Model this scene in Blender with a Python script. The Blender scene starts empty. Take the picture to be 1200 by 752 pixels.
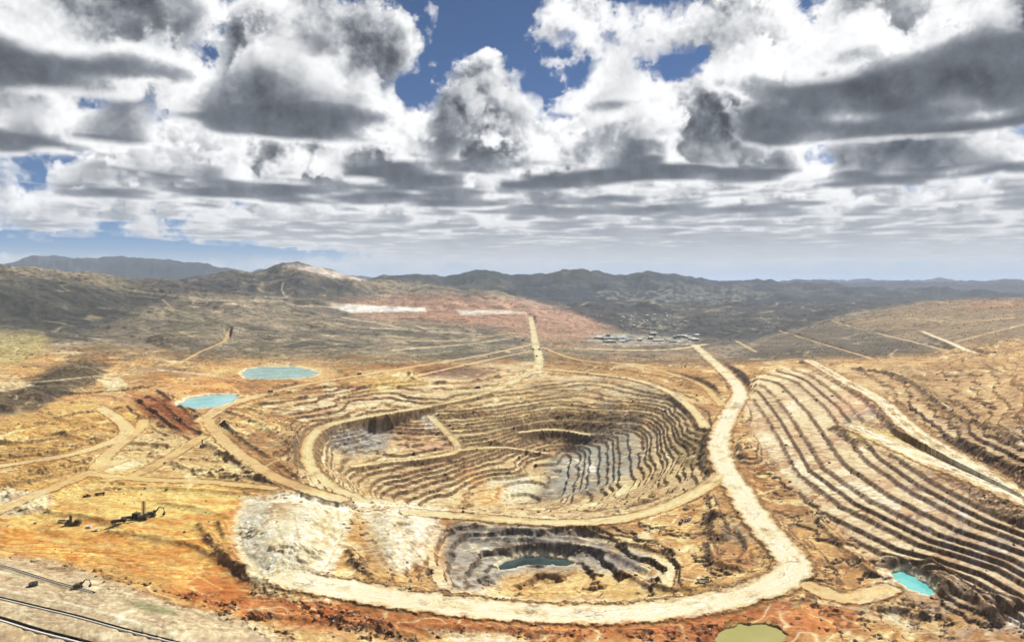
import bpy, bmesh, math, random
import numpy as np
R = math.radians
scene = bpy.context.scene
F_PX, HORIZON, CAM_H = 800.0, 330.0, 220.0
cam_d = bpy.data.cameras.new('camera'); cam = bpy.data.objects.new('camera', cam_d)
scene.collection.objects.link(cam); scene.camera = cam
cam.location = (0, 0, CAM_H); cam.rotation_euler = (R(90), 0, 0)
cam_d.sensor_width = 36.0; cam_d.lens = 36.0*F_PX/1200.0
cam_d.shift_y = -(376.0-HORIZON)/1200.0
cam_d.clip_start = 1.0; cam_d.clip_end = 200000.0
vs = scene.view_settings
vs.view_transform = 'Standard'; vs.look = 'None'; vs.exposure = 0.66; vs.gamma = 1.0
scene.cycles.use_denoising = True
scene.cycles.use_adaptive_sampling = True; scene.cycles.adaptive_threshold = 0.04; scene.cycles.adaptive_min_samples = 24
scene.cycles.max_bounces = 3; scene.cycles.diffuse_bounces = 1; scene.cycles.volume_bounces = 1

SUN_EL, SUN_AZ = 46.0, 42.0        # azimuth measured from +Y (view direction) towards +X
sun_dir = (math.cos(R(SUN_EL))*math.sin(R(SUN_AZ)), math.cos(R(SUN_EL))*math.cos(R(SUN_AZ)), math.sin(R(SUN_EL)))

SKY_STRENGTH, CLOUD_STRENGTH, CSTEPS = 0.05, 0.66, 15
PUFF, RELIEF = 0.66, 2.6
NSCALE, PROF, BIAS, AMP, SHARP, EXT, LIGHT_K, LIT, AMB = 1.25, .52, 0.12, 1.5, 8.0, 20.0, 10.5, 0.84, 0.12
CLOUD_RAMP = [(0, (.05, .055, .065)), (.25, (.15, .165, .19)), (.5, (.37, .39, .42)), (1, (1, 1, 1))]
HAZE_DENSITY = 2.4e-5
BLOBS = [(-2.2, 3.2, 1.0, .5, .60), (-3.7, 4.9, 1.1, .5, .55), (-1.45, 4.4, .8, .5, .60),
         (-.5, 6.0, 1.0, .5, .36), (.55, 4.0, .5, .28, .34), (1.4, 6.4, 1.1, .7, .48),
         (2.4, 3.8, 1.3, 1.0, .65), (3.4, 6.6, 1.2, .6, .4), (6., 24., 24., 13., .55), (-2.5, 7.8, 2.8, 1.1, .42), (1.0, 9.5, 3.5, 1.2, .3), (-.05,2.6,1.1,.95,-1.5), (-14., 26., 9., 10., -1.)]

class Tree:
    """small helper that adds nodes and links to a node tree"""
    def __init__(self, nt): self.N = nt.nodes; self.L = nt.links
    def plug(self, sock, v):
        if hasattr(v, 'is_linked'): self.L.new(v, sock)
        else: sock.default_value = v
    def M(self, op, a, b=None, c=None, clamp=False):
        n = self.N.new('ShaderNodeMath'); n.operation = op; n.use_clamp = clamp
        for i, q in enumerate((a, b, c)):
            if q is not None: self.plug(n.inputs[i], q)
        return n.outputs[0]
    def V(self, op, a, b=None, c=None, scale=None):
        n = self.N.new('ShaderNodeVectorMath'); n.operation = op
        for i, q in enumerate((a, b, c)):
            if q is not None: self.plug(n.inputs[i], q)
        if scale is not None: self.plug(n.inputs['Scale'], scale)
        return n.outputs['Value'] if op in ('LENGTH', 'DISTANCE', 'DOT_PRODUCT') else n.outputs['Vector']
    def noise(self, vec, scale, detail, rough=0.55, lac=2.1, out='Fac'):
        n = self.N.new('ShaderNodeTexNoise'); n.noise_dimensions = '3D'
        if vec is not None: self.plug(n.inputs['Vector'], vec)
        n.inputs['Scale'].default_value = scale; n.inputs['Detail'].default_value = detail
        n.inputs['Roughness'].default_value = rough; n.inputs['Lacunarity'].default_value = lac
        return n.outputs[out]
    def rng(self, v, a, b, c, d, kind='SMOOTHSTEP'):
        n = self.N.new('ShaderNodeMapRange'); n.interpolation_type = kind
        for i, q in zip((0, 1, 2, 3, 4), (v, a, b, c, d)): self.plug(n.inputs[i], q)
        return n.outputs[0]
    def ramp(self, v, stops):
        cr = self.N.new('ShaderNodeValToRGB'); el = cr.color_ramp.elements
        el[0].position, el[0].color = stops[0][0], (*stops[0][1], 1)
        el[1].position, el[1].color = stops[-1][0], (*stops[-1][1], 1)
        for p, c in stops[1:-1]: x = el.new(p); x.color = (*c, 1)
        self.L.new(v, cr.inputs[0]); return cr.outputs[0]

def cloud_step_group():
    """one slab of the cumulus field: adds its light and its opacity to what is in front of it"""
    g = bpy.data.node_groups.new('cloud_slab', 'ShaderNodeTree'); t = Tree(g); M, V = t.M, t.V
    for nm, kind in (('Direction', 'Vector'), ('InvZ', 'Float'), ('Jitter', 'Float'), ('Low', 'Float'), ('Thick', 'Float'), ('T', 'Float'), ('L', 'Float'), ('Puff', 'Float'), ('Relief', 'Float')):
        g.interface.new_socket(nm, in_out='INPUT', socket_type='NodeSocket'+kind)
    for nm in ('T', 'L'): g.interface.new_socket(nm, in_out='OUTPUT', socket_type='NodeSocketFloat')
    i = t.N.new('NodeGroupInput').outputs; S = sun_dir
    jk = M('MULTIPLY_ADD', i['T'], 1e-7, i['Jitter'])            # keeps the slabs in order
    hh = M('MULTIPLY_ADD', jk, i['Thick'], i['Low'])
    P = V('SCALE', i['Direction'], scale=M('MULTIPLY', M('ADD', hh, 1.0), i['InvZ']))
    cov = None
    for (bx, by, sx, sy, amp) in BLOBS:
        q = V('MULTIPLY_ADD', P, (1/sx, 1/sy, 0.0), (-bx/sx, -by/sy, 0.0))
        gq = t.rng(V('LENGTH', q), 0.0, 1.6, amp, 0.0)
        cov = gq if cov is None else M('ADD', cov, gq)
    n1 = t.noise(P, NSCALE, 3.0, 0.52, 2.15)
    prof = M('MULTIPLY_ADD', M('MULTIPLY', hh, hh), PROF, BIAS)
    cov = M('ADD', cov, i['Puff'])
    f = M('SUBTRACT', M('MULTIPLY_ADD', M('SUBTRACT', n1, 0.5), AMP, cov), prof)
    dens = M('MULTIPLY', f, SHARP, clamp=True)
    n2 = t.noise(V('ADD', P, (S[0]*.22, S[1]*.22, S[2]*.22)), NSCALE, 1.0, 0.5)
    f2 = M('SUBTRACT', M('MULTIPLY_ADD', M('SUBTRACT', n2, 0.5), AMP, cov), M('ADD', prof, 0.05))
    od = M('MULTIPLY', M('MAXIMUM', f2, 0.0), M('MULTIPLY_ADD', hh, LIGHT_K*.5, -LIGHT_K))
    col = M('MULTIPLY_ADD', M('EXPONENT', od), LIT, M('MULTIPLY_ADD', hh, .16, M('MULTIPLY_ADD', i['Relief'], M('ADD', hh, .25), AMB)))
    ds = M('MINIMUM', M('MULTIPLY', i['InvZ'], i['Thick']), 0.6)
    tr = M('EXPONENT', M('MULTIPLY', M('MULTIPLY', dens, ds), -EXT))
    al = M('SUBTRACT', 1.0, tr)
    o = t.N.new('NodeGroupOutput')
    t.L.new(M('MULTIPLY', i['T'], tr), o.inputs['T'])
    t.L.new(M('MULTIPLY_ADD', M('MULTIPLY', i['T'], al), col, i['L']), o.inputs['L'])
    return g

def build_world():
    w = bpy.data.worlds.new('World'); scene.world = w; w.use_nodes = True
    nt = w.node_tree; nt.nodes.clear(); t = Tree(nt); M, V, N, Lk = t.M, t.V, t.N, t.L
    tc = N.new('ShaderNodeTexCoord')
    D = V('NORMALIZE', tc.outputs['Generated'])
    sep = N.new('ShaderNodeSeparateXYZ'); Lk.new(D, sep.inputs[0])
    inv = M('DIVIDE', 1.0, M('MAXIMUM', sep.outputs['Z'], 0.012))
    wn = N.new('ShaderNodeTexWhiteNoise'); wn.noise_dimensions = '3D'
    Lk.new(V('SCALE', D, scale=7919.0), wn.inputs['Vector'])
    jit = wn.outputs['Value']
    # cauliflower detail of the cloud edges and of their lit sides
    ND = lambda v: t.noise(v, 13.0, 4.0, 0.62, 2.2)
    nd = ND(D); nd2 = ND(V('ADD', D, (.5*.022, 0.0, .8*.022)))
    puff = M('MULTIPLY', M('SUBTRACT', nd, .5), PUFF); rel = M('MULTIPLY', M('SUBTRACT', nd, nd2), RELIEF)
    # cumulus field: flat bases at height 1, tops near 2 (in units of the base's height above the camera)
    STEPS, TOP, e = CSTEPS, 1.1, 1.2
    grp = cloud_step_group(); T, L = 1.0, 0.0
    for k in range(STEPS):
        a0, a1 = (k/STEPS)**e*TOP, ((k+1)/STEPS)**e*TOP
        n = N.new('ShaderNodeGroup'); n.node_tree = grp
        for nm, v in (('Direction', D), ('InvZ', inv), ('Jitter', jit), ('Low', a0), ('Thick', a1-a0), ('T', T), ('L', L), ('Puff', puff), ('Relief', rel)):
            t.plug(n.inputs[nm], v)
        T, L = n.outputs['T'], n.outputs['L']
    alpha = M('SUBTRACT', 1.0, T)
    lum = M('DIVIDE', L, M('MAXIMUM', alpha, 0.001))
    # far clouds are seen through bright air
    lum = M('MULTIPLY_ADD', M('SUBTRACT', 0.74, lum), t.rng(sep.outputs['Z'], 0.02, 0.17, 0.85, 0.0), lum)
    col = t.ramp(lum, CLOUD_RAMP)
    # distant clouds melt into the bright air over the horizon
    low = t.rng(sep.outputs['Z'], 0.0, 0.06, 0.85, 0.0)
    mixc = N.new('ShaderNodeMix'); mixc.data_type = 'RGBA'
    t.plug(mixc.inputs[0], low); Lk.new(col, mixc.inputs[6]); mixc.inputs[7].default_value = (.66, .69, .72, 1)
    fac = M('MAXIMUM', alpha, low, clamp=True)
    sky = N.new('ShaderNodeTexSky'); sky.sky_type = 'NISHITA'; sky.sun_disc = False
    sky.sun_elevation = R(SUN_EL); sky.sun_rotation = R(SUN_AZ); sky.altitude = 2500.0
    sky.air_density = 0.7; sky.dust_density = 0.1; sky.ozone_density = 6.0
    b1 = N.new('ShaderNodeBackground'); Lk.new(sky.outputs[0], b1.inputs[0]); b1.inputs[1].default_value = SKY_STRENGTH
    b2 = N.new('ShaderNodeBackground'); Lk.new(mixc.outputs[2], b2.inputs[0]); b2.inputs[1].default_value = CLOUD_STRENGTH
    mx = N.new('ShaderNodeMixShader'); Lk.new(fac, mx.inputs[0])
    Lk.new(b1.outputs[0], mx.inputs[1]); Lk.new(b2.outputs[0], mx.inputs[2])
    out = N.new('ShaderNodeOutputWorld'); Lk.new(mx.outputs[0], out.inputs['Surface'])
    w.cycles.sampling_method = 'NONE'
build_world()
sun_l = bpy.data.lights.new('sun', 'SUN'); sun_o = bpy.data.objects.new('sun', sun_l); scene.collection.objects.link(sun_o)
sun_l.energy = 5.0; sun_l.angle = R(0.5); sun_l.color = (1.0, 0.96, 0.90)
sun_o.rotation_euler = (R(90-SUN_EL), 0, R(180-SUN_AZ)); sun_o.location = (0, 0, 2000)

# ------------------------------------------------------------------ numeric helpers
f32 = np.float32
rng0 = np.random.default_rng(7)
_perm = rng0.permutation(256).astype(np.int32); _perm = np.concatenate([_perm, _perm])
_gx = np.cos(np.arange(256)*2*np.pi/256).astype(f32); _gy = np.sin(np.arange(256)*2*np.pi/256).astype(f32)
def perlin(x, y, seed=0):
    x = x + f32(seed*17.31); y = y + f32(seed*9.77)
    xi = np.floor(x); yi = np.floor(y); xf = (x-xi).astype(f32); yf = (y-yi).astype(f32)
    xi = xi.astype(np.int32) & 255; yi = yi.astype(np.int32) & 255
    u = xf*xf*xf*(xf*(xf*6-15)+10); v = yf*yf*yf*(yf*(yf*6-15)+10)
    def g(dx, dy):
        h = _perm[_perm[(xi+dx) & 255]+((yi+dy) & 255)]
        return _gx[h]*(xf-dx)+_gy[h]*(yf-dy)
    a = g(0, 0); b = g(1, 0); c = g(0, 1); d = g(1, 1)
    a = a+u*(b-a); c = c+u*(d-c)
    return (a+v*(c-a))*f32(1.5)
def fbm(x, y, scale, octaves=4, seed=0, gain=0.5, ridged=False):
    o = np.zeros(np.shape(x), f32); a = 1.0; s = 1.0/scale; tot = 0.0
    for k in range(octaves):
        n = perlin((x*s).astype(f32), (y*s).astype(f32), seed+k*3)
        if ridged: n = 1.0-2.0*np.abs(n)
        o += f32(a)*n; tot += a; a *= gain; s *= 2.03
    return o/f32(tot)
def sstep(a, b, x):
    t = np.clip((x-a)/(b-a), 0, 1); return t*t*(3-2*t)
def lin(h, k=1.0):
    """sRGB hex as read off the sunlit picture -> base colour"""
    c = [int(h[i:i+2], 16)/255 for i in (0, 2, 4)]
    return np.array([(x/12.92 if x <= .04045 else ((x+.055)/1.055)**2.4)*k for x in c], f32)
def world(px, py, z):
    """a point of the place at height z, read off the photograph"""
    d = (CAM_H-z)*F_PX/(py-HORIZON); return ((px-600.0)/F_PX*d, d, z)
def catmull(pts, step):
    p = np.array(pts, float); p = np.vstack([2*p[0]-p[1], p, 2*p[-1]-p[-2]]); out = []
    for i in range(1, len(p)-2):
        n = max(2, int(np.linalg.norm((p[i+1]-p[i])[:2])/step)); t = np.linspace(0, 1, n, endpoint=False)[:, None]
        out.append(.5*((2*p[i])+(-p[i-1]+p[i+1])*t+(2*p[i-1]-5*p[i]+4*p[i+1]-p[i+2])*t**2+(-p[i-1]+3*p[i]-3*p[i+1]+p[i+2])*t**3))
    return np.vstack(out+[p[-2:-1]])

# ------------------------------------------------------------------ terrain grid (fine where the mine is, coarse far off and at the sides)
VC = CAM_H*F_PX
side = np.cumsum(np.geomspace(1.5, 110, 42))
cols = np.concatenate([-24-side[::-1], np.arange(-24, 1224.1, 1.15), 1224+side]).astype(f32)
vrow = np.concatenate([np.geomspace(1100, 430, 90, endpoint=False), np.arange(430, 60, -0.42), np.arange(60, 6, -0.27), np.geomspace(6, 3.6, 16)])
drow = (VC/vrow).astype(f32)
U, Dm = np.meshgrid(cols, drow); NR, NC = U.shape
X = (U-600)/F_PX*Dm; Y = Dm
TT = (F_PX*np.log(Dm)).astype(f32)                      # log distance, in the same unit as U: detail keeps its size in metres relative to distance

# spot heights of the old land surface and of the pits: (px, py, z)
SPOTS = [(-150,640,14),(-200,500,25),(-200,430,50),(-250,752,20),
 (0,672,12),(0,752,14),(100,700,12),(200,752,12),(150,692,11),(300,748,8),(60,730,13),(-100,860,14),(300,860,8),(700,860,-4),(1200,860,-18),
 (20,640,3),(100,640,2),(200,680,3),(250,650,2),(100,590,1),(200,600,0),(30,560,2),(150,560,0),(0,600,4),(270,690,4),
 (350,722,3),(450,735,2),(600,747,0),(800,747,-6),(950,742,-9),(1050,750,-14),(1150,742,-17),(1190,752,-17),(1400,750,-10),
 (0,500,12),(60,480,15),(120,470,15),(180,470,10),(100,530,4),(200,540,2),(250,540,2),(300,560,2),(300,520,0),(330,500,-2),(220,505,3),(245,470,6),(330,437,8),(385,455,5),(420,442,4),(290,485,2),(40,520,8),
 (345,520,-2),(348,548,-3),(362,575,-6),(420,592,-10),(480,600,-12),(560,606,-13),(640,610,-13),(720,606,-12),(780,590,-10),(820,575,-9),(836,530,-6),(832,500,-6),
 (600,448,-3),(560,463,-7),(500,476,-12),(420,490,-18),(380,500,-22),(362,516,-25),(360,536,-27),(372,558,-28),(395,574,-30),(425,588,-34),
 (480,445,0),(540,435,1),(400,465,-5),(330,478,-3),(450,462,-8),
 (430,505,-40),(430,518,-45),(460,500,-38),(400,520,-42),(540,528,-56),(500,535,-54),(430,542,-52),(410,548,-50),(480,562,-70),(500,585,-84),(450,575,-70),(570,580,-92),(600,588,-97),(560,560,-84),(605,570,-93),(520,500,-38),
 (650,575,-90),(662,535,-88),(680,565,-80),(690,525,-78),(710,557,-70),(715,518,-68),(735,550,-60),(742,508,-58),(625,587,-99),(632,548,-95),
 (762,560,-48),(785,535,-38),(802,560,-24),(760,588,-30),(700,590,-62),(650,599,-40),(580,599,-50),
 (560,480,-20),(620,470,-18),(620,500,-50),(560,510,-48),(640,520,-78),(600,545,-78),(680,500,-55),(690,460,-15),(740,470,-18),(700,480,-28),(760,490,-36),(790,480,-12),(802,500,-14),(780,460,-4),(815,470,-4),(700,438,-2),(640,436,-1),(760,448,-2),(770,515,-44),(570,545,-78),
 (540,622,-14),(560,632,-18),(600,640,-21),(650,640,-21),(585,668,-30),(630,668,-31),(672,664,-30),(620,690,-29),(690,690,-26),(650,704,-16),(540,684,-20),(500,662,-8),(470,640,-4),(430,640,0),(450,670,0),(570,700,-12),
 (720,640,-18),(760,650,-16),(800,620,-10),(820,650,-10),(860,640,-12),(860,610,-12),(740,682,-22),(800,682,-13),(850,672,-10),(690,625,-18),
 (300,620,2),(340,650,6),(300,690,4),(400,650,4),
 (880,470,-2),(875,500,-4),(900,560,-8),(950,600,-8),(1000,650,-12),(1060,690,-19),(1100,722,-20),(1190,735,-18),(1060,715,-19),(1000,700,-13),(1300,735,-14),
 (955,430,24),(985,443,26),(1030,468,28),(1065,500,30),(1100,522,31),(1150,550,32),(1195,575,32),(1300,630,32),(1000,530,15),(1080,590,12),(1150,640,12),(940,480,12),(1190,670,8),(900,455,8),
 (1100,470,42),(1180,480,52),(1190,530,46),(1130,510,43),(1050,440,36),(1150,440,50),(1000,427,29),(1190,420,62),(1400,560,60),(1400,430,90),
 (850,418,0),(900,418,8),(960,408,14),(1040,412,22),(900,397,6),(975,379,30),(1050,396,30),(1100,416,36),(1100,386,50),(1150,402,56),(1020,369,50),(1090,356,84),(1190,361,95),(1190,391,72),(1400,360,110),(1050,362,60),
 (620,415,2),(620,390,5),(700,408,2),(800,408,0),(850,410,0),(560,410,5),(480,420,8),(400,420,12),(550,386,10),(470,390,18),(400,390,25),(620,362,12),(500,363,30),(430,363,35),(660,374,2),(690,393,0),(760,399,-4),(820,401,-3),
 (730,386,-60),(790,390,-60),(760,377,-115),(860,391,-50),(850,376,-115),(900,361,-110),(760,361,-115),(950,381,-30),(700,373,-60),(690,360,-70),(1000,356,-60),(1100,345,-40),(800,348,-60),(900,346,-60),(1200,342,0),(650,345,0),
 (300,425,10),(250,410,22),(200,425,20),(150,430,18),(100,441,15),(50,452,13),(0,470,13),(0,440,20),(0,400,42),(100,400,45),(200,390,50),(300,390,40),(350,402,28),(100,372,85),(200,366,88),(300,366,70),(0,372,92),(-300,380,90),(400,372,40),
 (300,345,120),(500,345,100),(0,345,170),(150,348,140)]
sp = np.array([world(*s) for s in SPOTS]); su = np.array([s[0] for s in SPOTS], float); st = F_PX*np.log(sp[:, 1]); sz = sp[:, 2]
def tps_solve(u, t, z, lam):
    n = len(u); r2 = (u[:, None]-u)**2+(t[:, None]-t)**2
    K = .5*r2*np.log(r2+1e-9)+np.eye(n)*lam; P = np.c_[np.ones(n), u, t]
    A = np.zeros((n+3, n+3)); A[:n, :n] = K; A[:n, n:] = P; A[n:, :n] = P.T
    return np.linalg.solve(A, np.r_[z, 0, 0, 0])
wts = tps_solve(su/800, st/800, sz, 2e-4)
# the smooth surface is evaluated on a coarse lattice and read off bilinearly
cu = np.linspace(cols[0], cols[-1], 420); ct = np.linspace(TT[0, 0], TT[-1, 0], 420)
GU, GT = np.meshgrid(cu/800, ct/800)
acc = wts[-3]+wts[-2]*GU+wts[-1]*GT
for k in range(len(su)):
    r2 = (GU-su[k]/800)**2+(GT-st[k]/800)**2; acc = acc+wts[k]*.5*r2*np.log(r2+1e-9)
acc = np.clip(acc, -135, 210)
def bil(grid, u, t):
    a = np.clip((u-cu[0])/(cu[1]-cu[0]), 0, len(cu)-1.001); b = np.clip((t-ct[0])/(ct[1]-ct[0]), 0, len(ct)-1.001)
    i = a.astype(np.int32); j = b.astype(np.int32); a = (a-i).astype(f32); b = (b-j).astype(f32); g = grid.astype(f32)
    return (g[j, i]*(1-a)+g[j, i+1]*a)*(1-b)+(g[j+1, i]*(1-a)+g[j+1, i+1]*a)*b
S = bil(acc, U, TT)
# beyond the mine the spots run out: settle to rolling country
far = sstep(F_PX*math.log(6000), F_PX*math.log(11000), TT)
S = S*(1-far)+far*(-20+80*sstep(math.log(11000), math.log(30000), np.log(Dm)))

# the terraced slope right of the cream road: one even incline between its foot and its head
yk = [430, 531, 580, 675, 793, 1000, 1268, 1500]; 
x_lo = np.interp(Y, yk, [352, 340, 308, 296, 300, 362, 444, 540]); z_lo = np.interp(Y, yk, [-19, -18, -12, -8, -7, -5, -2, 5])
yk = [430, 614, 683, 787, 1113, 1568, 1800]
x_hi = np.interp(Y, yk, [428, 456, 470, 492, 598, 696, 740]); z_hi = np.interp(Y, yk, [29, 32, 32, 31, 28, 24, 20])
tt = (X-x_lo)/(x_hi-x_lo); zs = z_lo+(z_hi-z_lo)*np.clip(tt, 0, 1.15)
ws = sstep(-.12, .04, tt)*(1-sstep(1.0, 1.25, tt))*sstep(400, 440, Y)*(1-sstep(1380, 1620, Y)); S = S+(zs-S)*ws
# the steep ribbed wall on the right of the pit floor: benches that run away from the camera
tw = (X-(62+(Y-1000)*.14))/118; zw = -97+40*np.clip(tw, -.1, 1.1)
ww = sstep(-.15, .05, tw)*(1-sstep(.95, 1.2, tw))*sstep(965, 1000, Y)*(1-sstep(1215, 1275, Y)); S = S+(zw-S)*ww*.95

# ------------------------------------------------------------------ hills and mountains: crest lines (px, py) at a distance
RIDGES = [('hill', 4300, .30, [(-900,300),(-300,303),(-100,307),(0,313),(60,320),(130,325),(200,331),(280,341),(340,352),(420,372)]),
 ('hill', 5600, .24, [(120,352),(170,342),(220,328),(270,321),(310,317),(330,312),(350,310),(375,315),(400,322),(440,329),(500,335),(560,342),(640,356)]),
 ('mountain', 9800, .26, [(330,345),(400,337),(440,329),(470,324),(490,322),(520,327),(545,321),(570,320),(600,326),(640,322),(665,317),(700,321),(730,326),(760,320),(790,324),(830,329),(880,332),(950,335),(1050,340),(1200,345)]),
 ('mountain', 17000, .2, [(-900,322),(-400,318),(-100,310),(10,308),(40,302),(90,302),(140,304),(200,306),(260,315),(320,319),(420,326),(560,331)]),
 ('mountain', 24000, .22, [(500,334),(700,332),(900,331),(1000,331),(1100,330),(1200,331),(1500,327),(2400,322)])]
LD = np.log(Dm); Zr = np.full(U.shape, -999, f32); rid = np.zeros(U.shape, np.int8)
nz_m = fbm(U, TT*1.0, 150, 5, 11, .5, True)
nz_s = fbm(U, TT, 60, 4, 12)
for k, (kind, d0, w, pts) in enumerate(RIDGES):
    pu, pv = np.array(pts, float).T
    cz = CAM_H+(HORIZON-np.interp(U[0], pu, pv))/F_PX*d0
    q = (LD-math.log(d0))/w; q = np.where(q > 0, q*1.6, q)
    sh = np.exp(-q*q)
    hz = S+(cz[None, :]-S)*sh+(nz_m-.35)*f32(d0*.012)*sh*(1.15-sh)*1.6+nz_s*f32(d0*.0055)*sh+fbm(U, TT, 16, 4, 13, .6)*f32(d0*.003)*sh
    use = (hz > S) & (sh > .12) & (hz > Zr); rid[use] = k+1; Zr = np.maximum(Zr, np.where(sh > .02, hz, -999))
Hh = np.maximum(S, Zr)
rolling = sstep(F_PX*math.log(1500), F_PX*math.log(3000), TT)
Hh = Hh+rolling*(nz_s*Dm*.0062+fbm(U, TT, 26, 4, 14)*Dm*.0026)

# ------------------------------------------------------------------ polygons in (U, log distance)
def sdist(pu, pv, qu, qv):
    """signed distance to a closed polygon, positive inside"""
    best = np.full(qu.shape, 1e9, f32); inside = np.zeros(qu.shape, bool); n = len(pu)
    for i in range(n):
        ax, ay = pu[i], pv[i]; bx, by = pu[(i+1) % n], pv[(i+1) % n]
        ex, ey = bx-ax, by-ay; L2 = ex*ex+ey*ey+1e-9
        t = np.clip(((qu-ax)*ex+(qv-ay)*ey)/L2, 0, 1)
        best = np.minimum(best, (qu-ax-t*ex)**2+(qv-ay-t*ey)**2)
        if by != ay:
            c = ((ay > qv) != (by > qv)) & (qu < (bx-ax)*(qv-ay)/(by-ay)+ax); inside ^= c
    b = np.sqrt(best); return np.where(inside, b, -b)
def plan_poly(pts, pad=60):
    """signed distance (in picture-like units) of every grid point to a polygon of (px, py, z)"""
    w = [world(*p) for p in pts]; pu = [p[0] for p in pts]; pt = [F_PX*math.log(q[1]) for q in w]
    out = np.full(U.shape, -999, f32)
    r0, r1 = np.searchsorted(TT[:, 0], [min(pt)-pad, max(pt)+pad]); c0, c1 = np.searchsorted(cols, [min(pu)-pad, max(pu)+pad])
    if r1 > r0 and c1 > c0: out[r0:r1, c0:c1] = sdist(pu, pt, U[r0:r1, c0:c1], TT[r0:r1, c0:c1])
    return out
PIT = [(640,434,0),(700,437,0),(760,446,0),(800,462,-2),(830,490,-4),(840,520,-6),(838,560,-8),(800,588,-10),(720,608,-13),(620,611,-13),(520,604,-13),(430,594,-10),(368,578,-6),(345,545,-3),(342,515,-2),(370,490,-4),(300,478,-2),(380,458,2),(480,440,1),(560,425,2),(610,428,1)]
FRONT = [(520,618,-14),(600,613,-14),(680,618,-15),(760,630,-16),(800,660,-14),(790,690,-12),(700,703,-10),(600,704,-8),(530,694,-8),(490,670,-6)]
SLOPE = [(872,452,2),(915,432,10),(955,430,30),(985,445,32),(1030,470,34),(1065,502,36),(1100,525,38),(1150,553,40),(1230,595,40),(1330,690,20),(1330,752,-10),(1190,728,-16),(1100,705,-18),(1045,672,-16),(985,625,-11),(925,570,-8),(890,520,-5),(872,485,-3)]
UPPER = [(960,424,29),(1060,428,34),(1130,436,46),(1230,440,58),(1330,500,60),(1330,640,45),(1205,568,41),(1110,512,40),(1070,488,37),(1035,458,35),(1000,440,32)]
sd_pit, sd_front, sd_slope, sd_upper = (plan_poly(p) for p in (PIT, FRONT, SLOPE, UPPER))
wob = fbm(U, TT, 26, 4, 21)
def terrace(h, b, face, wobble, seed, phase=0.0):
    uneven = 0.18*b*np.sin(h*(1.7/b)+seed)+.12*b*np.sin(h*(3.1/b)+seed*2.3)      # shelves of unequal width and height
    t = (h+uneven+wobble*(wob*1.3+.5*fbm(U, TT, 7, 2, seed)))/b+phase; fl = np.floor(t); fr = t-fl
    return b*(fl-phase+sstep(1-face, 1.0, fr)*.93+.07*fr), fl.astype(np.int32)
Hh = Hh+sstep(0, 30, sd_pit)*(1-ww*.9)*(fbm(U, TT, 95, 2, 27)*5.5+fbm(U, TT, 42, 2, 28)*2.4)
ht, bi_pit = terrace(Hh, 4.1, .30, 1.2, 22, .3)
w_pit = sstep(-2, 8, sd_pit+wob*6); Hh = Hh+(ht-Hh)*w_pit
Hh = Hh+sstep(0, 25, sd_front)*(fbm(U, TT, 60, 3, 29)*5)
ht, bi_front = terrace(Hh, 5.0, .3, 1.4, 23, .4)
w_front = sstep(-2, 8, sd_front+wob*6)*.9; Hh = Hh+(ht-Hh)*w_front
ht, bi_slope = terrace(Hh, 3.9, .34, .35, 24, .35)
w_slope = sstep(-3, 6, sd_slope+wob*4); Hh = Hh+(ht-Hh)*w_slope*(1-.85*sstep(.84, .97, tt))
ht, bi_upper = terrace(Hh, 4.5, .3, 2.2, 25)
w_upper = sstep(-3, 12, sd_upper+wob*8)*.8; Hh = Hh+(ht-Hh)*w_upper
# the working plain left of the pit and the bottom right corner are faintly stepped too
mine = sstep(F_PX*math.log(2500), F_PX*math.log(1700), TT)
ht, _ = terrace(Hh, 3.2, .3, 1.6, 26)
plat0 = sstep(640, 660, HORIZON+(CAM_H-S)*F_PX/Dm-U*.30)*(U < 345)
sd_plain = plan_poly([(-40,585,3),(60,578,2),(180,572,0),(290,575,1),(285,620,1),(270,660,3),(290,700,4),(200,690,3),(100,662,4),(-40,645,6)])
smooth_m = 1-.8*np.clip(sstep(-4, 14, sd_plain)+plat0, 0, 1)
rest = mine*smooth_m*np.clip(1-w_pit-w_front-w_slope-w_upper, 0, 1)
Hh = Hh+(ht-Hh)*rest*.75

# banks and windrows pushed up by dozers: (height, half width m, line)
def bank(hgt, hw, pts):
    global Hh
    path = catmull([world(*p) for p in pts], 12.0); best = np.full(U.shape, 9.0, f32); RR = hw*3
    for a, b in zip(path[:-1], path[1:]):
        r0, r1 = np.searchsorted(drow, [min(a[1], b[1])-RR, max(a[1], b[1])+RR])
        if r1 <= r0: continue
        us = [600+F_PX*x/d for x in (min(a[0], b[0])-RR, max(a[0], b[0])+RR) for d in (drow[r0], drow[min(r1, NR-1)])]
        c0, c1 = np.searchsorted(cols, [min(us), max(us)])
        if c1 <= c0: continue
        x = X[r0:r1, c0:c1]; y = Y[r0:r1, c0:c1]; ex, ey = b[0]-a[0], b[1]-a[1]
        t = np.clip(((x-a[0])*ex+(y-a[1])*ey)/(ex*ex+ey*ey+1e-9), 0, 1)
        best[r0:r1, c0:c1] = np.minimum(best[r0:r1, c0:c1], np.hypot(x-a[0]-t*ex, y-a[1]-t*ey)/hw)
    Hh = Hh+hgt*np.exp(-(best*1.3)**2)*(1+.5*wob)
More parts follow.
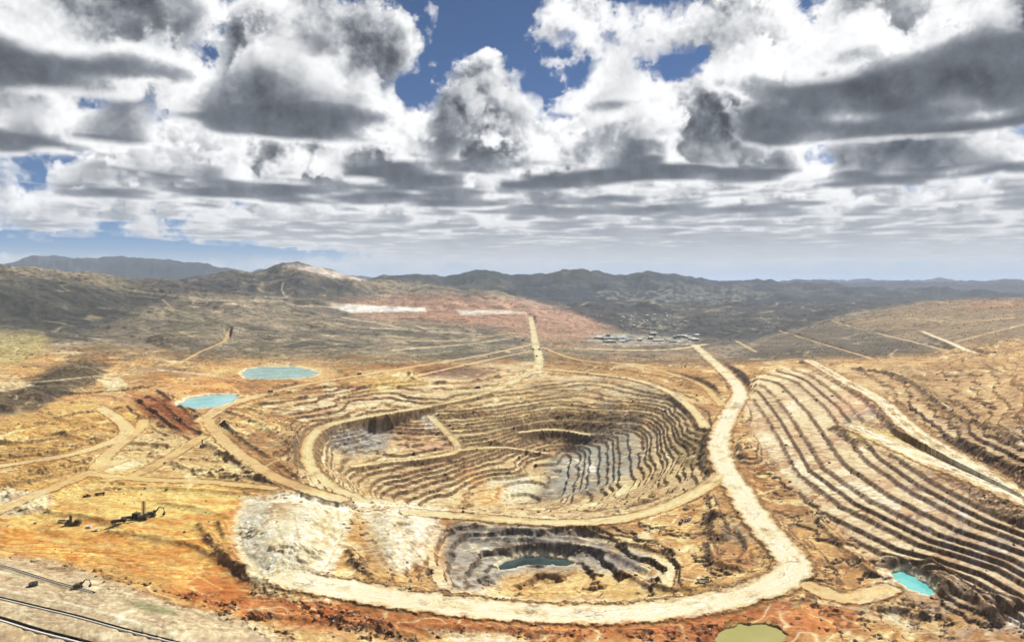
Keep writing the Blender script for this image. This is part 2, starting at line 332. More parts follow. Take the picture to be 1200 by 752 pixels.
for hgt, hw, pts in ((3.5, 4.5, [(172,465,10),(195,480,6),(215,498,4),(238,508,3)]), (4, 4.5, [(185,458,10),(210,478,6),(232,495,4)]), (4, 8, [(240,512,3),(275,540,2),(330,572,2)]),
        (4, 7, [(262,498,2),(300,525,1),(345,555,0)]), (3.5, 7, [(150,512,5),(118,536,3),(95,555,2)]), (3, 7, [(215,530,2),(170,552,1),(140,560,1)]),
        (3.5, 9, [(-30,575,4),(40,560,4),(110,545,3)]), (3, 8, [(120,572,1),(200,574,0),(290,580,1)]), (4, 9, [(-20,520,9),(50,515,9),(110,500,8)]), (4, 8, [(30,500,12),(90,486,12),(140,480,11)]),
        (3, 6, [(130,622,2),(180,628,2),(230,640,2),(260,660,2)]), (3, 6, [(235,615,1),(255,640,2),(280,668,3),(320,690,4)]), (2.5, 5, [(245,630,2),(262,655,2),(290,680,3)]),
        (4, 8, [(930,640,-8),(955,665,-9),(960,690,-10),(930,705,-9)]), (3, 6, [(945,630,-8),(970,660,-10),(985,690,-12)]), (4, 8, [(880,585,-8),(915,625,-8),(945,660,-9)]),
        (3, 7, [(400,730,2),(520,736,1),(640,738,-2),(760,734,-5)]), (2.5, 6, [(300,722,4),(380,728,3),(480,742,2)]), (4, 7, [(690,600,-20),(740,590,-26),(790,570,-22)]),
        (3, 7, [(560,616,-14),(640,622,-15),(720,634,-17),(790,650,-15)]), (3, 7, [(545,624,-14),(620,628,-17),(700,640,-18),(760,664,-17)]), (3, 6, [(730,668,-20),(790,690,-14),(850,690,-11)]),
        (5, 12, [(480,436,4),(500,448,1),(560,446,1),(600,436,2)]), (4, 10, [(640,425,1),(720,432,1),(800,446,0)]), (5, 8, [(1000,432,28),(1060,445,34),(1110,480,40),(1190,520,46)])):
    bank(hgt, hw, pts)
for hgt, hw, pts in ((3.5, 4, [(160,470,11),(182,486,7),(205,503,4),(228,515,3)]), (4, 4, [(198,462,8),(218,478,6),(236,488,4),(246,500,3)]), (3, 4, [(150,478,11),(175,497,6),(200,512,4)]),
        (4, 7, [(20,470,14),(80,462,15),(130,458,14),(180,452,12)]), (4, 8, [(60,508,9),(110,515,6),(160,520,4),(200,522,3)]), (3, 6, [(0,535,7),(70,528,6),(120,514,6)]), (3, 6, [(40,552,4),(100,540,3),(140,528,3)]),
        (3, 6, [(180,530,2),(220,548,2),(260,556,2),(320,562,2)]), (3, 6, [(255,530,2),(290,548,2),(340,575,1)]), (4, 8, [(260,482,2),(300,496,1),(335,515,0),(345,535,-1)]), (3, 7, [(285,476,2),(330,490,0),(352,506,-1)]),
        (4, 9, [(290,468,3),(360,458,3),(430,450,3),(480,446,1)]), (4, 9, [(300,474,2),(380,464,-1),(450,455,-2),(520,450,-2)]), (3, 6, [(60,600,2),(110,606,2),(160,622,2)]), (2.5, 6, [(190,590,0),(230,596,0),(268,606,1)]),
        (3, 5, [(258,612,1),(270,645,2),(292,672,3)]), (3, 6, [(410,650,1),(440,675,1),(500,688,-2),(560,698,-5)]), (3, 5, [(412,662,1),(450,684,1),(520,694,-3)]), (4, 8, [(830,575,-9),(838,600,-10),(850,620,-11)]),
        (4, 7, [(838,612,-11),(862,618,-11),(878,640,-11),(870,660,-10)]), (4, 7, [(832,640,-10),(840,660,-10),(865,668,-10)]), (3, 6, [(960,612,-9),(990,640,-11),(1020,668,-14)]), (4, 7, [(975,705,-12),(1040,712,-17),(1100,722,-19)]),
        (5, 8, [(1110,672,-10),(1150,700,-14),(1190,715,-15)]), (5, 8, [(1090,668,-14),(1130,700,-18),(1165,728,-18)]), (4, 7, [(1040,655,-12),(1085,672,-14),(1110,700,-18)]), (3, 10, [(640,418,1),(700,428,0),(760,438,-1)])):
    bank(hgt, hw, pts)

# heaps and dumps: (polygon, height, slope run in picture units, rough)
def heap(pts, height, run, rough=0.0, seed=40):
    global Hh
    sd = plan_poly(pts, 40); sd = sd+fbm(U, TT, 14, 3, seed)*4
    k = sstep(0, run, sd); Hh = Hh+k*height
    if rough: Hh = Hh+k*rough*np.abs(fbm(U, TT, 9, 3, seed+1))
    return sd
sd_dump = heap([(275,600,2),(290,585,2),(340,580,2),(395,583,2),(410,600,2),(402,640,3),(385,672,4),(340,688,4),(300,690,4),(278,660,3),(268,630,2)], 8, 50, .2)
heap([(5,474,12),(35,446,15),(100,422,18),(138,432,15),(112,456,13),(60,477,13)], 9, 30, 0, 44)
heap([(-60,480,12),(-20,460,14),(30,462,14),(70,470,14),(20,486,13)], 9, 22, 0, 45)
heap([(150,398,46),(230,384,52),(300,384,44),(280,398,36),(200,408,34)], 18, 30, 0, 47)
sd_cream = heap([(430,600,-8),(500,602,-10),(520,618,-10),(500,650,-6),(470,668,-2),(440,660,0),(425,630,0)], 4.5, 34, .2, 43)
sd_gdump = heap([(870,416,4),(900,392,6),(975,377,28),(1060,396,30),(1110,414,34),(1010,420,22),(930,420,10)], 6, 30, .0, 46)
for pts, hgt in (([(150,470,10),(200,458,8),(235,490,4),(215,520,3),(190,505,4)], 3), ([(240,500,3),(275,520,1),(330,560,1),(310,568,1),(262,535,1)], 5),
                 ([(30,575,2),(70,580,2),(62,602,2),(0,606,3),(0,580,3)], 5), ([(820,600,-10),(850,605,-11),(862,630,-11),(840,640,-10),(822,625,-10)], 6),
                 ([(560,588,-60),(520,592,-60),(600,600,-50)], 4)):
    heap(pts, hgt, 16, 1.5, 49)

# ------------------------------------------------------------------ haul roads: (label of the course, width in m, [(px, py, z)])
ROADS = [
 (27, [(814,404,0),(845,432,0),(861,448,0),(867,463,-2),(852,490,-4),(843,520,-6),(849,545,-8),(868,577,-8),(886,605,-8),(906,630,-8),(925,650,-8),(931,667,-8),(905,685,-8),(850,702,-8),(780,714,-7),(700,719,-5),(620,717,-3),(540,710,0),(460,700,2),(405,690,4),(370,684,6),(340,676,8)]),
 (17, [(632,428,0),(600,448,-3),(560,463,-7),(500,476,-12),(420,490,-18),(380,500,-22),(363,516,-25),(361,536,-27),(373,558,-28),(396,574,-30),(425,588,-34)]),
 (17, [(846,556,-8),(820,575,-9),(770,597,-11),(710,610,-13),(640,612,-13),(560,606,-13),(480,600,-12)]),
 (22, [(626,403,4),(560,417,5),(480,430,6),(420,440,5),(360,450,5),(310,462,4),(262,478,3),(236,493,3)]),
 (16, [(628,410,2),(560,424,3),(490,440,2)]),
 (26, [(622,372,8),(625,388,5),(628,405,3),(632,420,1),(630,432,0)]),
 (13, [(636,407,3),(668,419,2),(705,425,1)]),
 (15, [(636,432,0),(700,438,-1),(750,446,-2),(786,460,-3),(812,480,-6),(826,500,-8)]),
 (14, [(716,424,1),(775,435,0),(820,450,-1),(846,474,-3)]),
 (24, [(676,408,2),(740,410,1),(790,409,0),(828,403,0)]),
 (23, [(948,422,24),(985,443,26),(1030,468,28),(1065,500,29),(1102,524,29),(1150,552,30),(1215,590,31)]),
 (32, [(1000,499,18),(1040,517,20),(1100,543,23.5),(1165,569,27),(1230,598,29)]),
 (15, [(975,376,32),(1010,386,31),(1060,398,31),(1110,411,34)]),
 (15, [(1080,388,46),(1110,400,48),(1135,411,44),(1160,419,44)]),
 (12, [(912,387,10),(960,402,16),(1022,420,22)]),
 (12, [(862,399,0),(886,412,4)]),
 (12, [(269,387,46),(263,399,36),(235,412,22),(212,424,18),(190,428,18)]),
 (15, [(170,492,6),(163,503,5),(130,530,3),(112,550,2)]),
 (15, [(236,512,3),(200,535,2),(160,556,0),(128,562,0)]),
 (18, [(-40,552,5),(40,540,5),(100,528,5),(150,505,6),(120,478,13)]),
 (16, [(240,488,3),(262,515,2),(300,545,2),(345,568,1),(400,585,-3)]),
 (14, [(110,556,1),(180,562,0),(250,565,0),(320,572,2)]),
 (12, [(505,488,None),(522,505,None),(537,527,None),(500,536,None),(450,541,None),(415,546,None)]),
 (11, [(537,527,None),(590,524,None),(640,531,None)]),
 (10, [(610,506,None),(650,503,None),(690,509,None)]),
 (18, [(948,686,-10),(972,696,-11.5),(1000,701,-13),(1040,690,-17)]),
 (16, [(140,540,1),(90,560,1),(30,585,3),(-40,615,6)]),
]
def on_ground(px, py, z):
    if z is not None: return world(px, py, z)
    z = -40.0
    for _ in range(40):
        x, y, _q = world(px, py, z); j = min(np.searchsorted(drow, y), NR-1); i = min(np.searchsorted(cols, px), NC-1); z = z+.4*(float(S[j, i])-z)
    return world(px, py, z)
rd = np.full(U.shape, 9.0, f32); rz = np.zeros(U.shape, f32); rk = np.full(U.shape, -1, np.int16)
road_paths = []
for k, (wid, pts) in enumerate(ROADS):
    path = catmull([on_ground(*p) for p in pts], 14.0); road_paths.append(path); hw = wid/2; RR = hw*2.4+6
    for a, b in zip(path[:-1], path[1:]):
        r0, r1 = np.searchsorted(drow, [min(a[1], b[1])-RR, max(a[1], b[1])+RR])
        if r1 <= r0: continue
        dn, df = drow[r0], drow[min(r1, NR-1)]
        xs0, xs1 = min(a[0], b[0])-RR, max(a[0], b[0])+RR
        us = [600+F_PX*x/d for x in (xs0, xs1) for d in (dn, df)]
        c0, c1 = np.searchsorted(cols, [min(us), max(us)])
        if c1 <= c0: continue
        x = X[r0:r1, c0:c1]; y = Y[r0:r1, c0:c1]; ex, ey = b[0]-a[0], b[1]-a[1]; L2 = ex*ex+ey*ey+1e-9
        t = np.clip(((x-a[0])*ex+(y-a[1])*ey)/L2, 0, 1)
        dd = np.sqrt((x-a[0]-t*ex)**2+(y-a[1]-t*ey)**2)/hw
        m = dd < rd[r0:r1, c0:c1]
        rd[r0:r1, c0:c1][m] = dd[m]; rz[r0:r1, c0:c1][m] = (a[2]+(b[2]-a[2])*t)[m]; rk[r0:r1, c0:c1][m] = k
rdn = rd+fbm(U, TT, 16, 4, 31, .62)*.5
wr = 1-sstep(1.08, 2.3, rdn); Hh = Hh+(rz-Hh)*wr
berm = np.exp(-((rdn-1.13)/.09)**2); Hh = Hh+berm*np.where(Dm < 1400, 1.5, .8)*(.7+.5*fbm(U, TT, 6, 2, 32))
is_road = rdn < 1.0

# drains across the grey plateau: trenches, lined later
DRAINS = [('thin black-lined drain along the upper edge of the grey plateau', 1.1, [(-60,648,12),(0,662,12),(62,681,12),(110,694,12)]),
 ('long black-lined drain across the middle of the grey plateau', 1.7, [(-60,686,12.5),(0,700,12.5),(46,711,12.5),(92,722,12.5),(150,738,12),(206,752,12),(280,772,11)]),
 ('widest black-lined drain in the bottom left corner', 2.6, [(-60,708,13),(0,724,13),(46,738,13),(108,754,12.5),(180,776,12)])]
DRAIN_OUT = []
for lab, wd, pts in DRAINS:
    path = catmull([world(*p) for p in pts], 6.0); DRAIN_OUT.append((lab, [tuple(p) for p in path], wd)); RR = wd*5
    dd = np.full(U.shape, 99.0, f32); zz = np.zeros(U.shape, f32)
    for a, b in zip(path[:-1], path[1:]):
        r0, r1 = np.searchsorted(drow, [min(a[1], b[1])-RR, max(a[1], b[1])+RR])
        us = [600+F_PX*x/d for x in (min(a[0], b[0])-RR, max(a[0], b[0])+RR) for d in (drow[r0], drow[r1])]
        c0, c1 = np.searchsorted(cols, [min(us), max(us)]); x = X[r0:r1, c0:c1]; y = Y[r0:r1, c0:c1]; ex, ey = b[0]-a[0], b[1]-a[1]
        t = np.clip(((x-a[0])*ex+(y-a[1])*ey)/(ex*ex+ey*ey), 0, 1); q = np.hypot(x-a[0]-t*ex, y-a[1]-t*ey); m = q < dd[r0:r1, c0:c1]
        dd[r0:r1, c0:c1][m] = q[m]; zz[r0:r1, c0:c1][m] = (a[2]+(b[2]-a[2])*t)[m]
    k = 1-sstep(wd*1.2, wd*4, dd); Hh = Hh+(zz-Hh)*k-1.6*(1-sstep(wd*.35, wd*.75, dd))

# ------------------------------------------------------------------ ponds: carved basins, the water is a sheet of its own
PONDS = [('pond', 7.6, [(284,438),(292,432),(315,430),(340,430),(360,433),(373,437),(362,442),(335,444),(305,445),(290,444)]),
 ('pond', 5.0, [(208,474),(222,467),(245,463),(268,462),(278,464),(270,471),(250,477),(228,479),(212,478)]),
 ('pond', -18.5, [(1047,672),(1056,669),(1070,676),(1084,684),(1096,695),(1088,697),(1072,692),(1056,683)]),
 ('pond', -30.5, [(585,664),(592,658),(607,654),(638,653),(660,655),(670,660),(664,663),(640,662),(614,662),(598,666),(588,668)]),
 ('pond', -9.5, [(838,747),(849,738),(857,737),(866,732),(880,734),(893,731),(903,735),(909,736),(921,744),(914,751),(921,762),(880,768),(846,764)])]
pond_pl = []
for nm, zw, pts in PONDS:
    sd = plan_poly([(a, b, zw) for a, b in pts], 40)
    sd = sd+fbm(U, TT, 9, 3, 81)*3.0+fbm(U, TT, 24, 2, 82)*2.5
    Hh = Hh+(np.maximum(zw+1.0, Hh)-Hh)*sstep(-34, -7, sd)
    Hh = Hh+(np.minimum(Hh, zw+1.6)-Hh)*sstep(-12, -1, sd)
    Hh = np.where(sd > -999, Hh-sstep(-3, 3, sd)*5.0, Hh)
    pond_pl.append(sd)

# ------------------------------------------------------------------ fine relief
near_k = np.clip((Dm-350)/600, .22, 2.2)
offroad = sstep(.95, 1.3, rdn)
grit = fbm(U, TT, 5.0, 3, 33); lump = fbm(U, TT, 30, 4, 34)
gz, gu = np.gradient(Hh); 
slope = np.hypot(np.gradient(Hh, axis=0)/np.gradient(Y, axis=0), np.gradient(Hh, axis=1)/np.maximum(np.gradient(X, axis=1), .01))
face = sstep(.28, .7, slope)*sstep(F_PX*math.log(3500), F_PX*math.log(2000), TT)
plat = plat0
soft_heap = (1-.8*np.clip(sstep(-4, 8, sd_dump)+sstep(-4, 8, sd_cream), 0, 1))*smooth_m
Hh = Hh+soft_heap*(offroad*mine*(grit*.55*near_k*(1-.5*w_slope)+lump*1.1*near_k*(1-.85*w_slope))+face*grit*1.3*near_k)
# rills running down the bare faces
Hh = Hh-soft_heap*offroad*mine*face*np.abs(fbm(U, TT*.25, 6, 2, 35))*1.6
# thin ridges left by dozers and wheels
wx = fbm(U, TT, 60, 2, 71)*26; wy = fbm(U, TT, 60, 2, 72)*26
def lines(scale, seed, width, sx=1.0, sy=1.0): return np.exp(-(perlin(((U*sx+wx)/scale).astype(f32), ((TT*sy+wy)/scale).astype(f32), seed)/width)**2)
ln_a = lines(52, 73, .06)*sstep(-.1, .2, fbm(U, TT, 90, 2, 74)); ln_b = lines(30, 75, .09, .7, 1.2)*sstep(-.05, .25, fbm(U, TT, 70, 2, 76)); ln_c = lines(17, 77, .12, .6, 1.3)*sstep(0, .3, fbm(U, TT, 60, 2, 78))
Hh = Hh+soft_heap*offroad*mine*near_k*(1-.9*w_slope)*(ln_b*.9-ln_a*.8+ln_c*.6)
hp = np.clip(sstep(0, 8, sd_dump)+sstep(0, 8, sd_cream), 0, 1); Hh = Hh-hp*(.6*np.abs(fbm(U+.25*TT, TT*.2, 9, 3, 95))+.3*np.abs(fbm(U, TT, 12, 3, 96)))
# tipped spoil lying about on the flats
tip = sstep(.05, .3, fbm(U, TT, 70, 3, 36))
Hh = Hh+tip*offroad*(1-.8*w_slope)*soft_heap*mine*(1-face)*np.maximum(fbm(U, TT, 8, 2, 37), 0)*2.2*near_k
Hh = Hh.astype(f32)
PV = HORIZON+(CAM_H-Hh)*F_PX/Dm                          # where each point is seen in the photograph: layout only

# ------------------------------------------------------------------ ground colours (kinds of soil and rock, dust, plant cover, painted-in cloud and berm shade)
K = .74
def C(h): return lin(h, K)
COL = np.empty(U.shape+(3,), f32)
n_a = fbm(U, TT, 120, 5, 51); n_b = fbm(U, TT, 34, 5, 52); n_c = fbm(U, TT, 9, 3, 53); n_d = fbm(U, TT, 3.2, 2, 54)
strata = fbm(Hh*9+n_b*20, U*.35+TT*.1, 26, 3, 55)        # follows the layers of the rock
def mixc(a, b, w): return a+(b-a)*np.clip(w, 0, 1)[..., None]
# bare mine ground
base = mixc(mixc(C('cba46a'), C('ad8252'), sstep(-.3, .4, n_a)), C('dfc48e'), sstep(.05, .5, n_b+.4*strata)*.8)
base = mixc(base, C('9a6a40'), sstep(.1, .6, n_c-.5*n_b)*.55)
base = mixc(base, C('8f8268'), sstep(.2, .6, fbm(U, TT, 55, 4, 56))*.6)
# fresh rock on the steep faces, dust on the flats
rock = mixc(mixc(C('8a7054'), C('6c5440'), sstep(-.25, .25, strata)), C('957c5c'), sstep(.15, .5, n_c))
base = mixc(base, rock, face*.95)
# dry grass country beyond the mine
gr = mixc(mixc(C('978a72'), C('736b5c'), sstep(-.25, .25, n_a)), C('b8a88a'), sstep(.12, .45, n_b))
gr = mixc(gr, C('4a4638'), sstep(.05, .35, n_c*.7-n_b*.6)*.8)
gr = mixc(gr, C('6a6a4c'), sstep(.1, .5, fbm(U, TT, 80, 4, 57))*.6)
outer = sstep(F_PX*math.log(1650), F_PX*math.log(2050), TT+n_b*60)
base = mixc(base, gr, outer)
# wooded far hills
wood = mixc(mixc(C('45473c'), C('343c36'), sstep(-.3, .3, n_a)), C('6f6957'), sstep(.2, .55, n_b+.3*n_c)*.7)
fw = sstep(math.log(5200), math.log(8000), LD)
base = mixc(base, wood, fw)
flat_dust = np.clip(w_pit+w_front+w_slope+w_upper, 0, 1)*(1-sstep(.12, .3, slope))*(1-outer)
base = mixc(base, C('e6d3aa'), flat_dust*(.62+.4*n_b))
COL[:] = base
PW = 1.0
def paint(pts, colour, amount=1.0, soft=6.0, rag=6.0, nz=None):
    pu = [p[0] for p in pts]; pv = [p[1] for p in pts]; pad = soft+rag+4
    m = np.nonzero((U > min(pu)-pad) & (U < max(pu)+pad) & (PV > min(pv)-pad) & (PV < max(pv)+pad) & (Dm < 30000))
    if not len(m[0]): return
    s = sdist(pu, pv, U[m], PV[m])+n_c[m]*rag+n_b[m]*rag*.8
    w = sstep(-soft, soft, s)*amount
    if nz is not None: w = w*nz[m]
    w = (w*(.86+.28*n_d[m])).clip(0, 1)[:, None]
    COL[m] = COL[m]*(1-w)+C(colour)*w
def stroke(pts, width, colour, amount=.9, rag=1.5):
    pts = np.array(pts, float); pu, pv = pts.T; pad = width*1.5+rag
    m = np.nonzero((U > pu.min()-pad) & (U < pu.max()+pad) & (PV > pv.min()-pad) & (PV < pv.max()+pad))
    if not len(m[0]): return
    u, v = U[m], PV[m]; best = np.full(u.shape, 1e9, f32)
    for (ax, ay), (bx, by) in zip(pts[:-1], pts[1:]):
        ex, ey = bx-ax, by-ay; t = np.clip(((u-ax)*ex+(v-ay)*ey)/(ex*ex+ey*ey+1e-9), 0, 1)
        best = np.minimum(best, (u-ax-t*ex)**2+((v-ay-t*ey)*1.6)**2)
    d = np.sqrt(best)+n_d[m]*rag
    w = ((1-sstep(width*.35, width*.8, d))*amount*(.8+.5*n_c[m])).clip(0, 1)[:, None]
    COL[m] = COL[m]*(1-w)+C(colour)*w
var = sstep(-.25, .35, n_b); var2 = sstep(-.1, .4, fbm(U, TT*2.2, 40, 4, 58)); streak = sstep(-.1, .3, fbm(U*.35+TT*.1, TT*1.7, 12, 3, 59)); fine = sstep(-.2, .3, n_c)
# --- left plain, ochre
sw = sstep(-.15, .3, fbm(U*.5-TT*.25, TT*1.3+U*.3, 26, 4, 97))
paint([(-30,505),(90,470),(170,478),(240,500),(280,560),(330,575),(270,600),(265,660),(300,700),(330,735),(200,700),(100,668),(-30,650)], 'cda45c', .8, 10, 10)
paint([(-30,600),(120,575),(290,565),(275,640),(150,660),(-30,645)], 'dcae5c', .75, 12, 10, var2)
paint([(-30,620),(60,615),(180,640),(280,600),(300,640),(240,690),(100,660)], 'd29a4c', .7, 10, 8, streak)
paint([(60,495),(150,470),(230,480),(250,520),(180,545),(80,540)], 'c8a266', .7, 10, 8, var)
paint([(90,540),(180,500),(250,505),(330,565),(250,562),(130,556)], 'cdb483', .7, 8, 8)
paint([(180,490),(240,500),(270,545),(200,540)], 'c9ad78', .6, 8, 6)
paint([(120,470),(180,455),(235,465),(280,455),(330,450),(280,462),(230,490),(200,470)], 'cf8f55', .75, 8, 6, var)
paint([(180,440),(280,440),(280,462),(210,465)], 'd39a5c', .7, 8, 5)
paint([(150,462),(195,466),(228,490),(232,512),(205,506),(170,485)], '9a4f28', .9, 6, 8)
paint([(190,480),(225,486),(235,505),(210,500)], '6e3620', .85, 4, 6, fine)
paint([(-30,500),(60,505),(100,520),(60,550),(-30,560)], 'a9854c', .7, 10, 10, var2)
paint([(-30,525),(60,515),(110,505),(60,530),(-30,545)], '7d6238', .5, 6, 6, streak)
paint([(-20,580),(10,574),(55,575),(64,590),(40,602),(10,606),(-20,604)], 'cfc7a8', .95, 3, 4)
paint([(-30,590),(10,605),(60,602),(60,615),(-30,620)], '9b7034', .6, 6, 5)
paint([(110,540),(145,536),(170,545),(130,552)], 'e2cf9d', .7, 4, 4)
paint([(280,470),(350,462),(345,500),(330,520),(300,510)], 'd9bd80', .7, 10, 8, var)
paint([(240,565),(330,572),(300,585),(180,580),(120,570)], '9c7448', .6, 5, 5, streak)
paint([(195,655),(260,620),(300,640),(290,690),(240,680)], 'b97f3e', .6, 10, 8, var2)
paint([(-30,610),(100,600),(290,580),(280,650),(250,690),(100,664),(-30,648)], 'c07a34', .75, 10, 8, sw)
paint([(-30,585),(120,572),(290,568),(280,600),(150,612),(-30,620)], 'e6c078', .6, 8, 8, 1-sw)
paint([(-30,625),(120,640),(260,672),(280,692),(120,664),(-30,650)], 'b86a2e', .6, 6, 8, streak)
# --- red ground along the lower edge
paint([(180,690),(250,672),(300,690),(360,690),(440,712),(600,728),(760,728),(900,712),(1000,705),(1010,740),(860,752),(640,748),(420,742),(300,730)], 'c0703a', .8, 8, 8)
paint([(200,698),(280,690),(380,705),(460,720),(380,735),(280,722)], 'bd5f30', .8, 6, 6, var2)
paint([(250,650),(290,655),(330,690),(300,700),(255,680)], 'a05a2c', .7, 8, 8, fine)
paint([(390,700),(500,715),(640,730),(560,740),(420,728)], 'b9653a', .7, 6, 6, var2)
paint([(640,728),(800,724),(930,700),(920,740),(800,748)], 'b8673c', .8, 6, 6, var)
paint([(330,735),(420,732),(560,740),(660,745),(640,760),(300,760)], 'cbb389', .7, 5, 8, var2)
paint([(500,738),(560,740),(620,750),(560,756)], 'd8cba8', .6, 4, 5)
# --- grey plateau bottom left
paint([(-40,650),(60,655),(110,672),(200,706),(300,730),(345,755),(345,800),(-40,800)], 'b3a283', .95, 4, 4)
paint([(-40,655),(100,675),(210,712),(320,745),(200,760),(-40,740)], 'c4b694', .7, 8, 8, streak)
paint([(-40,730),(90,752),(90,800),(-40,800)], 'a8906a', .8, 6, 6, var)
paint([(140,700),(200,712),(210,722),(165,714)], '7f8458', .8, 2, 3)
# --- white dump and cream tip
paint([(285,583),(340,578),(398,582),(412,600),(402,640),(388,672),(345,690),(305,688),(285,660),(275,620)], 'e6dcbc', .95, 6, 5)
paint([(330,600),(345,600),(335,670),(322,668)], 'b9ac84', .6, 4, 5, fine)
paint([(372,605),(398,600),(390,650),(352,665)], 'a89a68', .75, 8, 6, var)
paint([(285,590),(310,586),(318,600),(300,610),(282,606)], '8d8590', .55, 4, 6, fine)
paint([(420,596),(505,600),(520,618),(505,650),(470,672),(455,662),(440,625)], 'e6d8ba', .9, 6, 5)
paint([(470,610),(510,604),(516,625),(490,660),(462,668)], 'ddd6c8', .7, 5, 5, fine)
paint([(405,610),(450,620),(455,665),(410,680)], 'a5703c', .7, 6, 6, var2)
paint([(500,640),(540,632),(545,680),(505,680),(490,665)], 'd0a268', .7, 6, 6, var)
paint([(270,640),(300,670),(330,690),(290,690)], 'b98448', .7, 6, 6)
# --- front pit: grey rock, ochre floor
paint([(530,612),(640,612),(700,625),(760,650),(740,668),(680,668),(600,672),(560,690),(530,690),(520,650)], '8b8c86', .9, 6, 6)
paint([(545,618),(600,618),(650,640),(580,645),(550,640)], '6f7272', .7, 5, 6, streak)
paint([(680,640),(760,650),(790,670),(760,680),(700,668)], '9c9a92', .7, 6, 6, var2)
paint([(590,676),(640,670),(700,672),(760,680),(740,700),(640,704),(585,696)], 'cba266', .9, 5, 4)
paint([(680,622),(760,630),(820,640),(800,650),(720,645)], 'c9b27c', .7, 6, 6, var)
paint([(700,690),(770,690),(840,680),(830,694),(720,704)], 'b5924f', .7, 4, 4)
paint([(770,600),(815,595),(828,640),(815,670),(780,680),(770,640)], 'd9b57c', .8, 6, 6, var)
paint([(820,600),(880,610),(900,660),(850,672),(822,640)], '9b7a50', .6, 6, 8, var2)
paint([(835,640),(880,645),(890,660),(850,668),(830,655)], 'c08a58', .8, 5, 5)
paint([(845,610),(880,612),(885,632),(850,635)], 'a39a86', .7, 5, 6, fine)
# --- the big pit
paint([(342,505),(380,490),(500,475),(600,450),(640,438),(760,448),(835,490),(838,560),(760,600),(600,606),(430,592),(350,560)], 'b59a68', .55, 10, 8)
paint([(600,445),(700,440),(760,450),(800,480),(790,520),(740,560),(700,575),(640,560),(660,520),(700,500),(690,470)], '8b8470', .7, 10, 10, var)
paint([(385,505),(440,498),(462,510),(450,530),(410,535),(388,522)], '8c8f8c', .85, 6, 6)
paint([(400,508),(440,504),(445,525),(410,528)], 'a6adac', .6, 6, 6, fine)
paint([(460,495),(500,488),(530,505),(540,525),(490,530),(460,525)], 'bf8f78', .75, 5, 6, fine)
paint([(490,486),(512,488),(518,500),(500,503)], 'e6d9c2', .9, 3, 3)
paint([(440,545),(540,540),(540,560),(520,590),(440,585),(425,565)], '7c4f3a', .75, 6, 8, streak)
paint([(530,545),(600,545),(590,580),(545,590)], 'c8935a', .75, 6, 6, var)
paint([(575,560),(615,555),(640,575),(620,590),(580,592),(560,590)], 'd9cba4', .9, 5, 5)
paint([(600,560),(625,560),(620,575),(600,578)], 'b9bfae', .6, 3, 4, fine)
paint([(560,575),(585,570),(590,592),(560,594)], 'cf9448', .8, 5, 4)
paint([(625,586),(645,536),(690,520),(742,500),(748,548),(700,575),(660,588)], '7c7f76', .75, 8, 8)
paint([(520,455),(640,450),(690,470),(690,500),(640,520),(540,525),(520,490)], '9a8a5c', .6, 8, 10, var)
paint([(600,500),(680,500),(700,525),(640,540),(600,525)], '99704a', .6, 6, 8, var2)
paint([(660,540),(690,536),(700,552),(680,560)], 'e2ddcc', .5, 5, 5, fine)
paint([(700,560),(780,540),(830,560),(790,590),(700,602)], 'a8946a', .7, 8, 8, fine)
paint([(790,500),(830,505),(830,545),(800,548),(780,525)], '86754c', .8, 4, 4)
paint([(684,544),(696,542),(698,552),(686,555)], 'f0ead8', .9, 2, 2)
paint([(415,500),(420,600),(445,595)], 'c0a46c', .4, 6, 6)
# --- bands between the pit and the upper road
paint([(270,480),(340,462),(470,452),(520,470),(420,490),(360,500)], '8e6b48', .6, 6, 8, streak)
paint([(420,448),(480,440),(500,450),(440,458)], 'd3b064', .8, 5, 4)
paint([(485,432),(530,428),(590,432),(560,444),(500,442)], '7a5240', .85, 4, 4)
paint([(380,415),(470,415),(600,395),(560,412),(440,428),(380,432)], '85805f', .5, 8, 8, var)
# --- plateau beyond, pink and white pads
paint([(400,352),(520,345),(600,352),(680,362),(720,385),(700,400),(640,400),(560,380),(420,372)], 'b98f74', .8, 8, 8)
paint([(480,362),(560,360),(600,372),(560,380),(500,376)], 'b57a50', .6, 5, 6, var2)
paint([(385,359),(410,357),(498,361),(500,365),(410,366)], 'f2ead8', 1.0, 1.0, 1)
paint([(535,363),(600,365),(620,367),(540,369)], 'e8dcc4', .9, 1.2, 1.5)
paint([(300,348),(390,352),(400,362),(320,356)], 'cbb79c', .8, 3, 4, var)
paint([(560,345),(640,355),(700,375),(690,385),(620,372)], 'c9a28a', .7, 4, 5, fine)
paint([(630,400),(700,403),(780,402),(840,408),(850,425),(800,430),(700,420),(640,415)], 'a9865c', .8, 5, 6, var)
paint([(690,391),(760,390),(820,394),(815,402),(740,405),(690,402)], 'c2c2b6', .85, 3, 4, fine)
paint([(640,410),(720,425),(850,440),(840,470),(780,450),(690,435),(640,430)], 'a5804f', .7, 5, 6)
